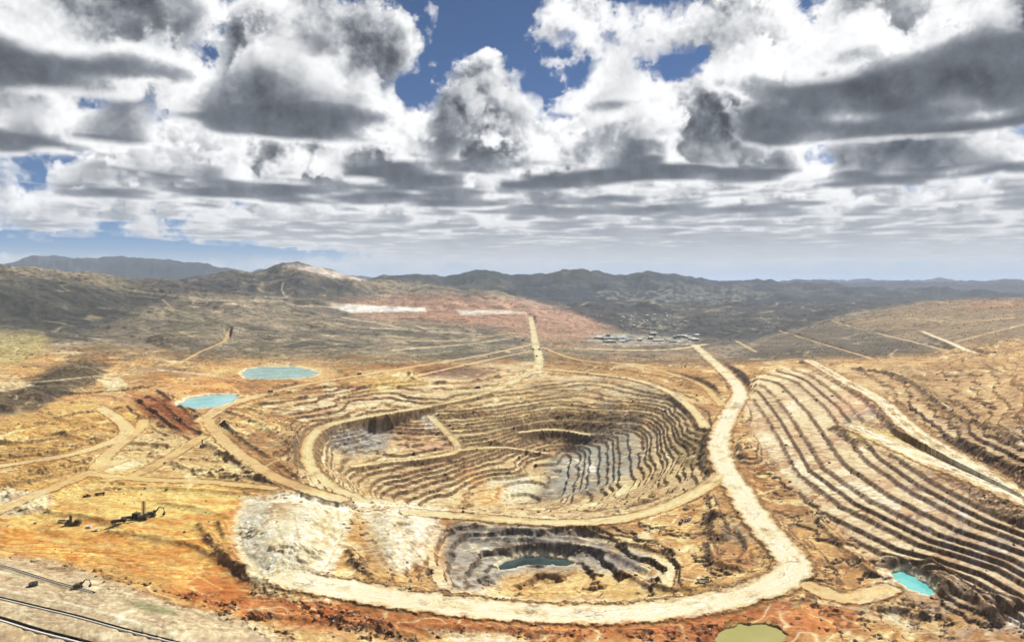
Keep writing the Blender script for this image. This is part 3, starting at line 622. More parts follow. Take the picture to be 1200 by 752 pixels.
# --- hill country on the left
paint([(-30,320),(60,326),(160,340),(200,352),(110,390),(60,392),(-30,385)], '3f4340', .92, 10, 12)  # cloud shadow over these hills, painted in as dark ground colour
paint([(-30,388),(50,390),(60,402),(30,425),(-30,430)], 'b3a56c', .9, 6, 6)
paint([(20,452),(60,430),(100,418),(130,428),(110,450),(60,470)], '45463a', .92, 6, 8)
paint([(-30,455),(40,450),(80,458),(40,482),(-30,488)], '5a5546', .9, 4, 5)
paint([(-30,448),(20,445),(40,452),(10,458),(-30,462)], 'd6c394', .8, 2, 3)
paint([(115,445),(140,440),(150,452),(128,458)], 'e0cfa2', .8, 2, 3)
paint([(200,412),(300,405),(390,410),(300,420),(220,424)], '6d6750', .6, 4, 5, streak)
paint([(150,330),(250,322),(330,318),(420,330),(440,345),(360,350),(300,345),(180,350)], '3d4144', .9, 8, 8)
paint([(330,312),(350,309),(400,320),(430,328),(390,326),(355,316)], 'd5c5b4', .9, 1.5, 2)
stroke([(332,330),(330,340),(336,348)], 2.0, 'cfc3b4', .8)
paint([(430,326),(560,332),(620,345),(560,345),(460,345)], '7a735f', .6, 5, 6, var)
# --- right: grey dump, far tan hill, valley
paint([(868,415),(905,394),(975,378),(1060,396),(1112,415),(1010,420),(900,420)], '6b6252', .95, 4, 3)
paint([(980,377),(1040,362),(1090,352),(1230,352),(1230,400),(1120,400),(1060,395)], '97805f', .9, 6, 8)
paint([(1080,354),(1140,350),(1230,355),(1230,368),(1100,364)], '8d6a4a', .7, 4, 6, var2)
paint([(1120,352),(1230,352),(1230,360),(1140,358)], 'c9885a', .7, 3, 4, fine)
paint([(1040,420),(1120,412),(1230,395),(1230,420),(1120,430)], 'b7976a', .8, 6, 6)
paint([(960,424),(1080,425),(1230,420),(1230,540),(1150,520),(1060,470),(1000,440)], 'b08f60', .8, 8, 8)
paint([(1100,450),(1230,430),(1230,480),(1150,490)], 'c0915c', .8, 8, 8, streak)
paint([(1120,520),(1230,560),(1230,590),(1160,560)], '9a5a3c', .7, 6, 8, streak)
paint([(1050,475),(1130,500),(1230,530),(1230,545),(1130,515),(1070,490)], '9b8274', .7, 5, 6, fine)
paint([(1180,500),(1230,510),(1230,530),(1190,520)], 'b5b4b0', .6, 4, 5, fine)
# --- terraced slope
paint([(872,470),(950,440),(1060,505),(1230,600),(1230,740),(1100,715),(960,600),(880,520)], 'b59a7c', .6, 10, 8)
paint([(985,460),(1020,468),(1030,485),(1000,490),(970,478)], 'cfa07e', .8, 5, 5)
paint([(990,485),(1025,478),(1034,490),(1010,500),(985,496)], '7f807c', .85, 4, 4, fine)
paint([(1000,495),(1060,510),(1150,548),(1200,575),(1150,570),(1050,530),(990,508)], 'dfc078', .95, 5, 4)
paint([(1060,560),(1150,600),(1220,640),(1220,700),(1130,660),(1050,600)], 'b3a59a', .6, 8, 8, var)
paint([(1030,660),(1100,670),(1180,690),(1230,720),(1200,760),(1080,745),(1000,715)], 'b8ab96', .75, 8, 8, var)
paint([(1180,720),(1230,715),(1230,735),(1180,735)], 'ddd6c8', .8, 4, 4)
paint([(930,640),(1000,640),(1040,680),(1000,705),(950,690)], 'c0935c', .7, 6, 6, var)
paint([(1000,560),(1040,580),(1060,600),(1020,590),(980,570)], 'e6d6b4', .6, 4, 4)
paint([(850,728),(905,728),(918,740),(916,760),(846,760)], 'b0a262', .8, 5, 4)
# dark woods plus painted-in cloud shade, in the valley and on the middle mountains
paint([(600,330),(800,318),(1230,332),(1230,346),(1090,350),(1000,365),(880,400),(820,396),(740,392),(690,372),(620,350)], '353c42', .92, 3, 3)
paint([(700,345),(800,335),(900,345),(840,355),(760,358)], '8a8878', .8, 5, 8, fine)
paint([(640,335),(760,326),(900,336),(1100,340),(1000,350),(820,345)], '6d7068', .6, 5, 8, var)
paint([(820,360),(900,356),(960,362),(880,378),(830,376)], '62645c', .6, 5, 8, fine)
paint([(740,370),(810,372),(800,386),(735,388)], '8f8d80', .6, 4, 5, fine)
paint([(110,385),(180,372),(260,380),(300,395),(230,405),(140,400)], '6c6250', .6, 8, 10, var)
paint([(290,372),(380,368),(440,380),(400,400),(320,396)], '7a6c56', .6, 8, 10, var2)
paint([(300,405),(390,398),(470,402),(400,418),(320,420)], '55503f', .6, 6, 8, streak)
paint([(150,405),(230,402),(280,420),(200,440),(140,432)], '7b7058', .7, 8, 8, var)
paint([(320,574),(420,582),(525,597),(530,608),(430,600),(400,592),(330,588)], 'e9dab2', .9, 4, 4)
paint([(290,670),(340,680),(420,680),(420,700),(360,704),(300,696)], 'e4cf9c', .85, 6, 6)
paint([(895,500),(960,560),(1060,640),(1040,660),(960,600),(900,545)], 'dcc8a2', .6, 8, 8, streak)
paint([(880,545),(930,590),(960,640),(940,660),(905,615)], 'b98a54', .7, 6, 6, var2)
# --- small tracks worn by wheels
for pts, wd, cc in (([(0,450),(60,446),(120,440),(180,436)], 2, 'c9b995'), ([(150,340),(250,352),(330,352)], 2, 'b5a48a'), ([(185,433),(215,436),(250,440),(270,444)], 2.5, 'd6c7a4'),
        ([(400,372),(440,378),(490,388),(540,390)], 2.5, 'c8b698'), ([(440,398),(520,400),(600,390),(640,394)], 2, 'c7ab78'), ([(460,410),(540,404),(600,396)], 2, 'd6c49c'),
        ([(60,620),(120,618),(200,632),(260,628)], 3, 'eac27a'), ([(120,600),(180,605),(250,598),(290,590)], 3, 'e8c070'), ([(40,645),(140,650),(220,668),(260,690)], 3, 'e0b060'),
        ([(920,690),(960,705),(1040,720),(1110,745)], 4, 'd9c49a'), ([(990,640),(1030,655),(1040,690),(1060,710)], 3, 'd9c8a8'), ([(1110,700),(1140,690),(1180,695)], 2, '5f5548'),
        ([(560,702),(600,690),(640,694),(720,690)], 3, 'e0bb74'), ([(820,665),(860,676),(905,660)], 3, 'e3c58c'), ([(610,470),(660,474),(700,470)], 2, 'd8c088'), ([(560,492),(620,486),(680,490)], 2, 'cdb47c'),
        ([(700,424),(760,428),(800,440)], 2, 'cfae74'), ([(1120,400),(1160,390),(1200,380)], 2.5, 'd2b288'), ([(1060,372),(1120,378),(1190,372)], 2, 'c8a880'), ([(1130,470),(1160,450),(1200,440)], 3, 'd0a878'),
        ([(296,592),(322,606),(334,640),(322,676)], 3, 'b39a66'), ([(312,586),(345,602),(352,640),(338,682)], 2.5, 'a8925f'), ([(395,596),(402,625),(385,660),(362,684)], 3, 'b0905a'), ([(280,612),(286,640),(300,668)], 3, 'a98a58'),
        ([(440,604),(470,618),(478,645),(462,668)], 2.5, 'b9a27a'), ([(380,690),(340,700),(280,690)], 4, 'd8b070'), ([(0,690),(80,706),(160,728),(230,750)], 4, 'cdbf9e')):
    stroke(pts, wd, cc, .75)
# weathered layers and wash lines that run along the contours, dark desert-brown against the dust
cont = fbm(Hh*5.5+n_b*14+n_c*5, (U*.9-TT*.5)*.12+n_b*4, 9, 3, 61)
calm = 1-.7*np.clip(sstep(-4, 14, sd_plain)+plat0, 0, 1)
dk = calm*sstep(.12, .42, cont)*(.45+.55*sstep(-.2, .3, n_b))
mw = mine*np.clip(1.15-outer, 0, 1)
COL = COL*(1-(mw*dk*(1-.6*face)*.60)[..., None]*np.array([.68, 1.0, 1.22], f32))
lt = sstep(.18, .5, -cont)*mw*(1-face); COL = COL*(1+.45*lt)[..., None]
COL = mixc(COL, C('ecd8a6'), mw*calm*(ln_a*.5+ln_c*.35)*(1-face)); COL = COL*(1-(mw*calm*np.clip(ln_b*.6+ln_c*.25, 0, 1)*.55)[..., None]*np.array([.65, 1, 1.25], f32))
gl = outer*(1-fw); COL = COL*(1-(gl*np.clip(ln_b*.3+sstep(.1, .4, n_c)*.28, 0, .6))[..., None]); COL = mixc(COL, C('c2b08c'), gl*ln_a*.5)
cov_r = fbm(U, TT, 20, 4, 62); COL = COL*(1-(calm*mw*sstep(.2, .5, cov_r)*.2)[..., None])
rep_face = face*mw*.45; COL = mixc(COL, rock, rep_face)
# --- haul roads, pale dust with wheel ruts
rut = fbm(rdn*26+n_a*2, n_a*6+rk*3.1, 5, 3, 63)
rc = mixc(mixc(C('e4d2a6'), C('b8955e'), sstep(0, .35, rut+.35*n_b)), C('f2e8ce'), sstep(.08, .4, -rut+.3*n_b)*.8)
rcol_far = C('e0c896')
rc = mixc(rc, rcol_far, sstep(1200, 2200, Dm)*.7)
thin = np.isin(rk, [1, 2, 22, 23, 24, 7, 8, 16, 17, 18, 20, 21])
rc = mixc(rc, C('d2b47c'), thin*.6)
minor = np.isin(rk, [3, 4, 16, 17, 18, 19, 20, 21, 25, 26, 6, 8, 12, 14, 15])
rc = mixc(rc, C('d0aa6e'), minor*.6)
rc = rc*(1-.3*sstep(.05, .45, n_b+.5*n_c))[..., None]
COL = mixc(COL, rc, (1-sstep(.62, 1.18, rdn+n_c*.15))*np.where(rk >= 0, 1, 0)*np.where(minor, .72, .95))
COL = mixc(COL, C('8f6636'), np.exp(-((rdn-1.25)/.13)**2)*(Dm < 1600)*.75)  # shadow line of the berms, painted brown into the soil colour
# salt rims of the ponds
for sd in pond_pl[:4]: COL = mixc(COL, C('e2d2ac'), np.exp(-((sd+3)/3.0)**2)*.7)
# fine mottling
COL = COL*np.clip(1+(.38*n_c+.24*n_d+.30*strata*(mine*.8+.2))*(1-.7*(rdn < 1.0)), .35, 1.7)[..., None]
heapm = np.clip(sstep(-3, 6, sd_dump)+sstep(-3, 6, sd_cream), 0, 1)
lum = COL.mean(-1, keepdims=True)+1e-4; COL = COL*np.clip(lum/.26, .2, 3)**(.42*(mine*.8+.2))[..., None]
COL = mixc(COL, mixc(C('e6d8b2'), C('cdb98a'), sstep(-.2, .3, fbm(U+.3*TT, TT*.12, 7, 3, 91))), heapm*.35)
wl = ww*sstep(.3, .6, w_pit); wl = wl*sstep(-.35, .25, n_b+.3*n_c)
COL = mixc(COL, C('565b58'), wl*face*.9); COL = mixc(COL, C('b0aea0'), wl*(1-face)*.5)
lum = COL.mean(-1, keepdims=True); COL = lum+(COL-lum)*(1+.02*mine)[..., None]
COL = np.clip(COL, .010, .80)
COL = np.where(COL > .42, .42+(COL-.42)*.45, COL)

# ------------------------------------------------------------------ materials
def material(name, fn, rough=.95):
    m = bpy.data.materials.new(name); m.use_nodes = True; nt = m.node_tree; t = Tree(nt)
    bs = nt.nodes['Principled BSDF']; bs.inputs['Roughness'].default_value = rough; bs.inputs['Specular IOR Level'].default_value = .12
    fn(t, bs); return m
def earth_nodes(scale, amt, bump):
    def fn(t, bs):
        at = t.N.new('ShaderNodeAttribute'); at.attribute_name = 'soil'
        geo = t.N.new('ShaderNodeNewGeometry')
        n = t.noise(geo.outputs['Position'], scale, 5.0, .6)
        k = t.rng(n, .25, .75, 1-amt, 1+amt, 'LINEAR')
        t.L.new(t.V('SCALE', at.outputs['Color'], scale=k), bs.inputs['Base Color'])
        b = t.N.new('ShaderNodeBump'); b.inputs['Strength'].default_value = .6; b.inputs['Distance'].default_value = bump
        t.L.new(n, b.inputs['Height']); t.L.new(b.outputs[0], bs.inputs['Normal'])
    return fn
M_EARTH = material('bare_earth', earth_nodes(.22, .28, 1.6))
M_ROAD = material('road_dust', earth_nodes(.5, .10, .3))
M_GRASS = material('dry_grassland', earth_nodes(.03, .40, 6.0))
M_WOOD = material('wooded_slopes', earth_nodes(.012, .45, 18.0))

# ------------------------------------------------------------------ cut the relief into the pieces of the place
def link(o, parent=None):
    scene.collection.objects.link(o)
    if parent is not None: o.parent = parent
    return o
VX = np.stack([X, Y, Hh], -1).reshape(-1, 3).astype(f32)
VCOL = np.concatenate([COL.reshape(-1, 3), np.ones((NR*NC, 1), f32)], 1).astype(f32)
idx = np.arange(NR*NC, dtype=np.int32).reshape(NR, NC)
QUADS = np.stack([idx[:-1, :-1], idx[:-1, 1:], idx[1:, 1:], idx[1:, :-1]], -1).reshape(-1, 4)
def sheet(name, quads, mat, parent=None):
    used, inv = np.unique(quads, return_inverse=True); inv = inv.reshape(-1, 4).astype(np.int32)
    me = bpy.data.meshes.new(name); nv, nf = len(used), len(inv)
    me.vertices.add(nv); me.vertices.foreach_set('co', VX[used].ravel())
    me.loops.add(nf*4); me.loops.foreach_set('vertex_index', inv.ravel())
    me.polygons.add(nf); me.polygons.foreach_set('loop_start', np.arange(0, nf*4, 4, dtype=np.int32))
    me.update(calc_edges=True)
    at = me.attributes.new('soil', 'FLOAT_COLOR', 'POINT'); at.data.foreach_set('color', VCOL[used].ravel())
    me.materials.append(mat)
    o = bpy.data.objects.new(name, me); return link(o, parent)
fq = QUADS[:, 0]
def at_face(a): return a.reshape(-1)[fq]
zone = np.zeros(len(fq), np.int32)              # 0 open ground
fd = at_face(Dm)
zone[fd > 1900] = 1                             # grassland beyond
zone[at_face(rid) > 0] = 10+at_face(rid)[at_face(rid) > 0]
zone[(fd > 5200) & (zone == 1)] = 2             # valley
for sd, z in ((sd_pit, 3), (sd_front, 4), (sd_slope, 5), (sd_upper, 6)): zone[(at_face(sd) > 1) & (fd < 2400)] = z
zone[at_face(sd_dump) > 0] = 7
zone[(at_face(sd_gdump) > 0)] = 8
zone[(at_face(PV) > 652) & (at_face(U) < 330) & (at_face(PV) > 640+at_face(U)*.30)] = 9
fr = at_face(is_road) & (fd < 6000); zone[fr] = 100+at_face(rk)[fr]
def structure(name, sel, mat):
    o = sheet(name, QUADS[sel], mat); o['kind'] = 'structure'; return o
structure('ground', zone == 0, M_EARTH)
structure('grassland', zone == 1, M_GRASS)
structure('valley', zone == 2, M_WOOD)
for name, z, bi in (('open_pit', 3, bi_pit), ('quarry', 4, bi_front), ('terraced_slope', 5, bi_slope)):
    sel = zone == z; b = at_face(bi); lev, cnt = np.unique(b[sel], return_counts=True)
    big = [l for l, c in zip(lev, cnt) if c > 400]
    o = structure(name, sel & ~np.isin(b, big[1:]), M_EARTH)
    for l in big[1:]: sheet('bench', QUADS[sel & (b == l)], M_EARTH, o)
structure('upper_benches', zone == 6, M_EARTH)
structure('waste_dump', zone == 7, M_EARTH)
structure('grey_waste_dump', zone == 8, M_EARTH)
structure('plateau', zone == 9, M_EARTH)
for k, r in enumerate(RIDGES): structure(r[0], zone == 11+k, M_GRASS if r[0] == 'hill' and k == 0 else M_WOOD)
for k in range(len(ROADS)):
    sel = zone == 100+k
    if sel.sum() > 20: structure('haul_road' if ROADS[k][0] > 13 else 'track', sel, M_ROAD)

# ------------------------------------------------------------------ ponds
def water_nodes(col):
    def fn(t, bs):
        geo = t.N.new('ShaderNodeNewGeometry'); n = t.noise(geo.outputs['Position'], .03, 3.0)
        t.L.new(t.ramp(n, [(.35, tuple(C(col[0]))), (.65, tuple(C(col[1])))]), bs.inputs['Base Color'])
        n2 = t.noise(geo.outputs['Position'], .8, 2.0); b = t.N.new('ShaderNodeBump'); b.inputs['Strength'].default_value = .15; b.inputs['Distance'].default_value = .1
        t.L.new(n2, b.inputs['Height']); t.L.new(b.outputs[0], bs.inputs['Normal']); bs.inputs['Specular IOR Level'].default_value = .5
    return fn
POND_COL = [('8fb5a0', 'a3c8b4'), ('6db8b4', '8accc4'), ('5fc0bc', '86d4cc'), ('2c3638', '465654'), ('aaa35e', 'b8ae70')]
POND_MAT = [material('pond_water', water_nodes(c), .07) for c in POND_COL]
POND_MAT[3].node_tree.nodes['Principled BSDF'].inputs['Specular IOR Level'].default_value = .15
for (nm, zw, pts), mt in zip(PONDS, POND_MAT):
    cx, cy = np.mean([p[0] for p in pts]), np.mean([p[1] for p in pts])
    ring = catmull([world(cx+(a-cx)*1.18, cy+(b-cy)*1.25, zw) for a, b in pts+pts[:1]], 4.0)[:-1]
    bm = bmesh.new(); bm.faces.new([bm.verts.new(p) for p in ring]); bmesh.ops.recalc_face_normals(bm, faces=bm.faces)
    me = bpy.data.meshes.new(nm); bm.to_mesh(me); bm.free()
    if me.polygons[0].normal.z < 0: me.flip_normals()
    me.materials.append(mt); o = link(bpy.data.objects.new(nm, me)); o['kind'] = 'structure'

# ------------------------------------------------------------------ helpers for built things
def gz_at(x, y):
    """height of the ground at a place"""
    j = int(np.clip(np.searchsorted(drow, y)-1, 0, NR-2)); fj = float(np.clip((y-drow[j])/(drow[j+1]-drow[j]), 0, 1)); u = 600+F_PX*x/y
    i = int(np.clip(np.searchsorted(cols, u)-1, 0, NC-2)); fi = float(np.clip((u-cols[i])/(cols[i+1]-cols[i]), 0, 1))
    return float((Hh[j, i]*(1-fi)+Hh[j, i+1]*fi)*(1-fj)+(Hh[j+1, i]*(1-fi)+Hh[j+1, i+1]*fi)*fj)
def seen_at(px, py, z0=0.0):
    """the spot on the ground that the photograph shows at a pixel"""
    z = z0
    for _ in range(30):
        x, y, _q = world(px, py, z); z = z+.5*(gz_at(x, y)-z)
    x, y, _q = world(px, py, z); return x, y, gz_at(x, y)
def plain(name, col, rough=.6, metal=0.0, dirt=.35):
    def fn(t, bs):
        geo = t.N.new('ShaderNodeTexCoord'); n = t.noise(geo.outputs['Object'], .8, 4.0, .6)
        k = t.rng(n, .35, .7, 0.0, dirt)
        mx = t.N.new('ShaderNodeMix'); mx.data_type = 'RGBA'; t.plug(mx.inputs[0], k); mx.inputs[6].default_value = (*lin(col, .8), 1); mx.inputs[7].default_value = (.34, .25, .14, 1)
        t.L.new(mx.outputs[2], bs.inputs['Base Color']); bs.inputs['Metallic'].default_value = metal; bs.inputs['Specular IOR Level'].default_value = .4
    return material(name, fn, rough)
MT = {k: plain(k, *v) for k, v in dict(steel_dark=('2b2624', .6, .2), rubber=('1c1a19', .9), paint_yellow=('a8842a', .5), paint_white=('e8e4da', .45), paint_orange=('5c4630', .6), glass=('20303a', .15, 0, .1),
      sheet_white=('d2cdbf', .6, 0, .25), sheet_grey=('a9adae', .5, 0, .2), sheet_blue=('7f8f9c', .6, 0, .25), sheet_green=('6f8f7a', .5, 0, .2), sheet_red=('9a4a36', .55, 0, .2), wall_cream=('cfc4ab', .8, 0, .2),
      liner_black=('141414', .35, 0, .12), concrete=('d9d3c4', .85, 0, .25), tank_black=('191919', .4, 0, .15), rock=('8f7a60', .95, 0, .3)).items()}
class MB:
    """collects boxes, bars and cylinders into one mesh"""
    def __init__(s): s.bm = bmesh.new()
    def box(s, c, size, rot=None, taper=1.0):
        vs = []
        for sx, sy, sz in ((-1,-1,-1),(1,-1,-1),(1,1,-1),(-1,1,-1),(-1,-1,1),(1,-1,1),(1,1,1),(-1,1,1)):
            k = taper if sz > 0 else 1.0
            v = Vector((sx*size[0]/2*k, sy*size[1]/2*k, sz*size[2]/2))
            if rot is not None: v = rot @ v
            vs.append(s.bm.verts.new(v+Vector(c)))
        for f in ((3,2,1,0),(4,5,6,7),(0,1,5,4),(1,2,6,5),(2,3,7,6),(3,0,4,7)): s.bm.faces.new([vs[i] for i in f])
        return s
    def prism(s, prof, y0, y1):
        """profile in x-z pushed along y"""
        a = [s.bm.verts.new((x, y0, z)) for x, z in prof]; b = [s.bm.verts.new((x, y1, z)) for x, z in prof]; n = len(prof)
        s.bm.faces.new(a); s.bm.faces.new(b[::-1])
        for i in range(n): s.bm.faces.new((a[i], b[i], b[(i+1) % n], a[(i+1) % n]))
        return s
    def bar(s, p, q, r, n=6):
        p, q = Vector(p), Vector(q); d = (q-p).normalized(); a = d.orthogonal().normalized(); b = d.cross(a)
        A = [s.bm.verts.new(p+(a*math.cos(k*2*math.pi/n)+b*math.sin(k*2*math.pi/n))*r) for k in range(n)]
        B = [s.bm.verts.new(q+(a*math.cos(k*2*math.pi/n)+b*math.sin(k*2*math.pi/n))*r) for k in range(n)]
        s.bm.faces.new(A[::-1]); s.bm.faces.new(B)
        for k in range(n): s.bm.faces.new((A[k], A[(k+1) % n], B[(k+1) % n], B[k]))
        return s
    def build(s, name, mat, parent=None):
        bmesh.ops.recalc_face_normals(s.bm, faces=s.bm.faces)
        me = bpy.data.meshes.new(name); s.bm.to_mesh(me); s.bm.free(); me.materials.append(mat)
        return link(bpy.data.objects.new(name, me), parent)
from mathutils import Vector, Matrix
def thing(name, label, cat, loc, rz=0.0, group=None):
    o = bpy.data.objects.new(name, None); o.empty_display_size = .5; link(o); o.location = loc; o.rotation_euler = (0, 0, rz)
    o['label'] = label; o['category'] = cat
    if group: o['group'] = group
    return o
def copy_tree(o, parent=None):
    c = o.copy(); link(c, parent)
    for ch in o.children: copy_tree(ch, c)
    return c
def crawler(parent, x, L=5.0, w=.9, h=1.1):
    prof = [(h*.5+(L/2-h*.5)*sg+h*.5*math.cos(a)*1.0-h*.5, h*.5+h*.5*math.sin(a)) for sg, a in ()]
    pr = []
    for k in range(6): a = -math.pi/2+math.pi*k/5; pr.append((L/2-h/2+math.cos(a)*h/2, h/2+math.sin(a)*h/2))
    for k in range(6): a = math.pi/2+math.pi*k/5; pr.append((-L/2+h/2+math.cos(a)*h/2, h/2+math.sin(a)*h/2))
    return MB().prism(pr, x-w/2, x+w/2).build('crawler_track', MT['rubber'], parent)
def wheel(parent, x, y, r, w):
    m = MB(); m.bar((x, y-w/2, r), (x, y+w/2, r), r, 12); o = m.build('wheel', MT['rubber'], parent)
    MB().bar((x, y-w/2-.03, r), (x, y+w/2+.03, r), r*.5, 8).build('rim', MT['paint_yellow'], o); return o

def drill_rig(label, loc, rz, k=1.0, mast=14.0):
    t = thing('drill_rig', label, 'drill rig', loc, rz, 'drill rigs on the ochre plain'); t.scale = (k, k, k)
    for y in (-1.8, 1.8): crawler(t, y, 7.0, 1.0, 1.4)
    MB().box((0, 0, 1.9), (13.0, 4.6, .8)).build('deck', MT['steel_dark'], t)
    MB().box((3.6, 0, 3.4), (5.0, 3.6, 2.4), taper=.94).build('engine_house', MT['steel_dark'], t)
    c = MB().box((-4.6, 1.2, 3.5), (2.2, 2.0, 2.6), taper=.9).build('cab', MT['steel_dark'], t)
    MB().box((-5.72, 1.2, 3.8), (.06, 1.6, 1.2)).build('window', MT['glass'], c)
    m = MB()
    for sx in (-.7, .7):
        for sy in (-.7, .7): m.bar((-2.2+sx, sy, 2.2), (-2.2+sx, sy, mast), .22, 5)
    for i in range(9):
        z0 = 2.6+i*(mast-2.8)/9; z1 = 2.6+(i+1)*(mast-2.8)/9
        for sy in (-.7, .7): m.bar((-2.9, sy, z0), (-1.5, sy, z1), .12, 4)
        for sx in (-2.9, -1.5): m.bar((sx, -.7, z0), (sx, .7, z1), .12, 4)
    ms = m.build('mast', MT['steel_dark'], t)
    MB().bar((-2.2, 0, 0), (-2.2, 0, mast-.6), .22, 6).build('drill_rod', MT['steel_dark'], ms)
    MB().bar((4.0, -.9, 4.5), (4.0, -.9, 5.8), .18).build('exhaust', MT['steel_dark'], t)
    for x in (-5.8, 5.8):
        for y in (-1.9, 1.9): MB().bar((x, y, 0), (x, y, 1.7), .28).build('jack', MT['steel_dark'], t)
    return t
def excavator(label, loc, rz, k=1.0, paint='steel_dark'):
    t = thing('excavator', label, 'excavator', loc, rz, 'excavators on the left of the mine'); t.scale = (k, k, k)
    for y in (-1.5, 1.5): crawler(t, y, 5.2, .9, 1.2)
    MB().box((0, 0, 1.35), (2.2, 2.2, .5)).build('turntable', MT['steel_dark'], t)
    b = MB().box((-.5, 0, 2.5), (5.0, 3.4, 1.8), taper=.95).build('body', MT[paint], t)
    MB().box((-2.9, 0, 2.3), (.9, 3.3, 1.6)).build('counterweight', MT['steel_dark'], t)
    c = MB().box((1.4, 1.1, 3.3), (1.7, 1.2, 2.0), taper=.9).build('cab', MT[paint], t)
    MB().box((2.2, 1.1, 3.6), (.08, 1.0, 1.1)).build('window', MT['glass'], c)
    bo = MB().bar((1.8, -.2, 2.4), (4.6, -.2, 6.4), .42).bar((4.6, -.2, 6.4), (7.6, -.2, 5.6), .36).build('boom', MT[paint], t)
    MB().bar((2.0, -.2, 2.0), (4.4, -.2, 5.4), .14).build('ram', MT['steel_dark'], bo)
    MB().bar((7.6, -.2, 5.9), (8.4, -.2, 2.4), .28).build('stick', MT[paint], t)
    MB().prism([(7.6, 2.6), (8.9, 2.3), (8.6, .7), (7.4, .5), (6.9, 1.2)], -.9, .5).build('bucket', MT['steel_dark'], t)
    return t
def haul_truck():
    t = thing('haul_truck', '', 'truck', (0, 0, 0), 0, 'haul trucks about the mine')
    MB().box((0, 0, 1.7), (8.6, 2.2, .7)).build('chassis', MT['steel_dark'], t)
    c = MB().box((3.5, .9, 3.2), (1.7, 2.0, 1.7), taper=.94).build('cab', MT['paint_yellow'], t)
    MB().box((4.32, .9, 3.4), (.06, 1.6, .8)).build('window', MT['glass'], c)
    MB().box((4.3, 0, 1.9), (.9, 3.6, 1.6)).build('bonnet', MT['paint_yellow'], t)
    MB().prism([(-5.0, 3.2), (-1.2, 2.4), (2.2, 3.0), (2.4, 4.5), (5.0, 4.8), (5.0, 5.0), (2.2, 4.9), (-5.2, 4.4)], -2.6, 2.6).build('dump_body', MT['paint_orange'], t)
    for x in (-2.6, 3.0):
        for y in (-2.1, 2.1): wheel(t, x, y, 1.45, 1.1)
    return t
def service_truck(paint):
    t = thing('service_truck', '', 'truck', (0, 0, 0), 0, 'service trucks about the mine')
    MB().box((0, 0, 1.0), (9.0, 1.2, .4)).build('chassis', MT['steel_dark'], t)
    c = MB().box((3.4, 0, 2.0), (2.0, 2.5, 2.0), taper=.92).build('cab', MT[paint], t)
    MB().box((4.34, 0, 2.4), (.06, 2.0, .8)).build('windscreen', MT['glass'], c)
    MB().box((-1.2, 0, 1.3), (6.6, 2.6, .25)).box((-1.2, 1.25, 1.75), (6.6, .1, .7)).box((-1.2, -1.25, 1.75), (6.6, .1, .7)).build('flatbed', MT[paint], t)
    MB().bar((-4.0, 0, 2.0), (1.6, 0, 2.0), .75, 8).build('load', MT['steel_dark'], t)
    for x in (-3.2, -1.9, 3.2):
        for y in (-1.1, 1.1): wheel(t, x, y, .55, .35)
    return t
def pickup(paint):
    t = thing('pickup_truck', '', 'pickup', (0, 0, 0), 0, 'pickups about the mine')
    MB().prism([(-2.7, .5), (2.7, .5), (2.7, 1.0), (1.5, 1.15), (-2.7, 1.15)], -.95, .95).build('body', MT[paint], t)
    c = MB().prism([(-.7, 1.15), (1.5, 1.15), (.8, 1.85), (-.5, 1.85)], -.88, .88).build('cab', MT[paint], t)
    MB().prism([(.86, 1.83), (1.52, 1.2), (1.56, 1.2), (.9, 1.85)], -.75, .75).build('windscreen', MT['glass'], c)
    for x in (-1.7, 1.7):
        for y in (-.85, .85): wheel(t, x, y, .4, .28)
    return t

# ------------------------------------------------------------------ machines
drill_rig('dark drill rig with the tallest mast on the ochre plain', seen_at(165, 608), R(172), 1.25, 13.5)
drill_rig('dark drill rig with a short mast, left of the tall-masted rig', seen_at(86, 615), R(10), 1.0, 9.0)
drill_rig('small dark drill rig on the pale bank below the turquoise pond', seen_at(238, 524), R(80), .8, 14.0)
excavator('dark excavator digging just right of the tall drill rig', seen_at(178, 605), R(15), 1.3)
excavator('dark excavator reaching its arm out on the grey plateau', seen_at(92, 689), R(12), .9)
proto = {'haul': haul_truck(), 'dark': service_truck('steel_dark'), 'white': service_truck('paint_white'), 'pick': pickup('paint_white'), 'pickdark': pickup('steel_dark')}
first = dict.fromkeys(proto, True)
def park(kind, px, py, rz, label, k=1.0):
    o = proto[kind] if first[kind] else copy_tree(proto[kind]); first[kind] = False
    o['label'] = label; x, y, z = seen_at(px, py); o.location = (x, y, z+.05); o.rotation_euler = (0, 0, R(rz)); o.scale = (k, k, k); return o
park('dark', 139, 613, 18, 'dark service truck with a pipe load, left of the tall drill rig', 1.4)
park('dark', 150, 609, 20, 'dark service truck nearest the tall drill rig, behind its twin', 1.3)
park('pick', 104, 618, -10, 'white pickup parked right of the short-masted drill rig')
park('pick', 112, 622, 5, 'white pickup on the ochre plain, below the one by the short-masted rig')
park('white', 74, 612, 0, 'white service truck parked left of the short-masted drill rig')
park('haul', 625, 410, 85, 'haul truck waiting at the left of the road junction beyond the pit')
park('haul', 632, 410, 95, 'haul truck at the right of the road junction beyond the pit')
park('haul', 629, 418, 88, 'haul truck nearest the pit at the road junction beyond it')
park('haul', 613, 399, 20, 'haul truck on the left branch of the far road junction')
park('haul', 560, 455, 20, 'haul truck on the ramp along the upper left rim of the pit')
park('haul', 421, 439, 20, 'haul truck on the upper road between the round pit and the ponds')
park('haul', 317, 460, 15, 'haul truck on the upper road just right of the turquoise pond')
park('haul', 229, 489, 60, 'haul truck in the red cutting below the turquoise pond')
park('dark', 798, 613, 60, 'dark service truck on the tan apron right of the front quarry')
park('white', 806, 610, 40, 'white service truck beside the dark one on the tan apron')
park('white', 824, 682, 170, 'white service truck parked inside the bend of the cream road', 1.1)
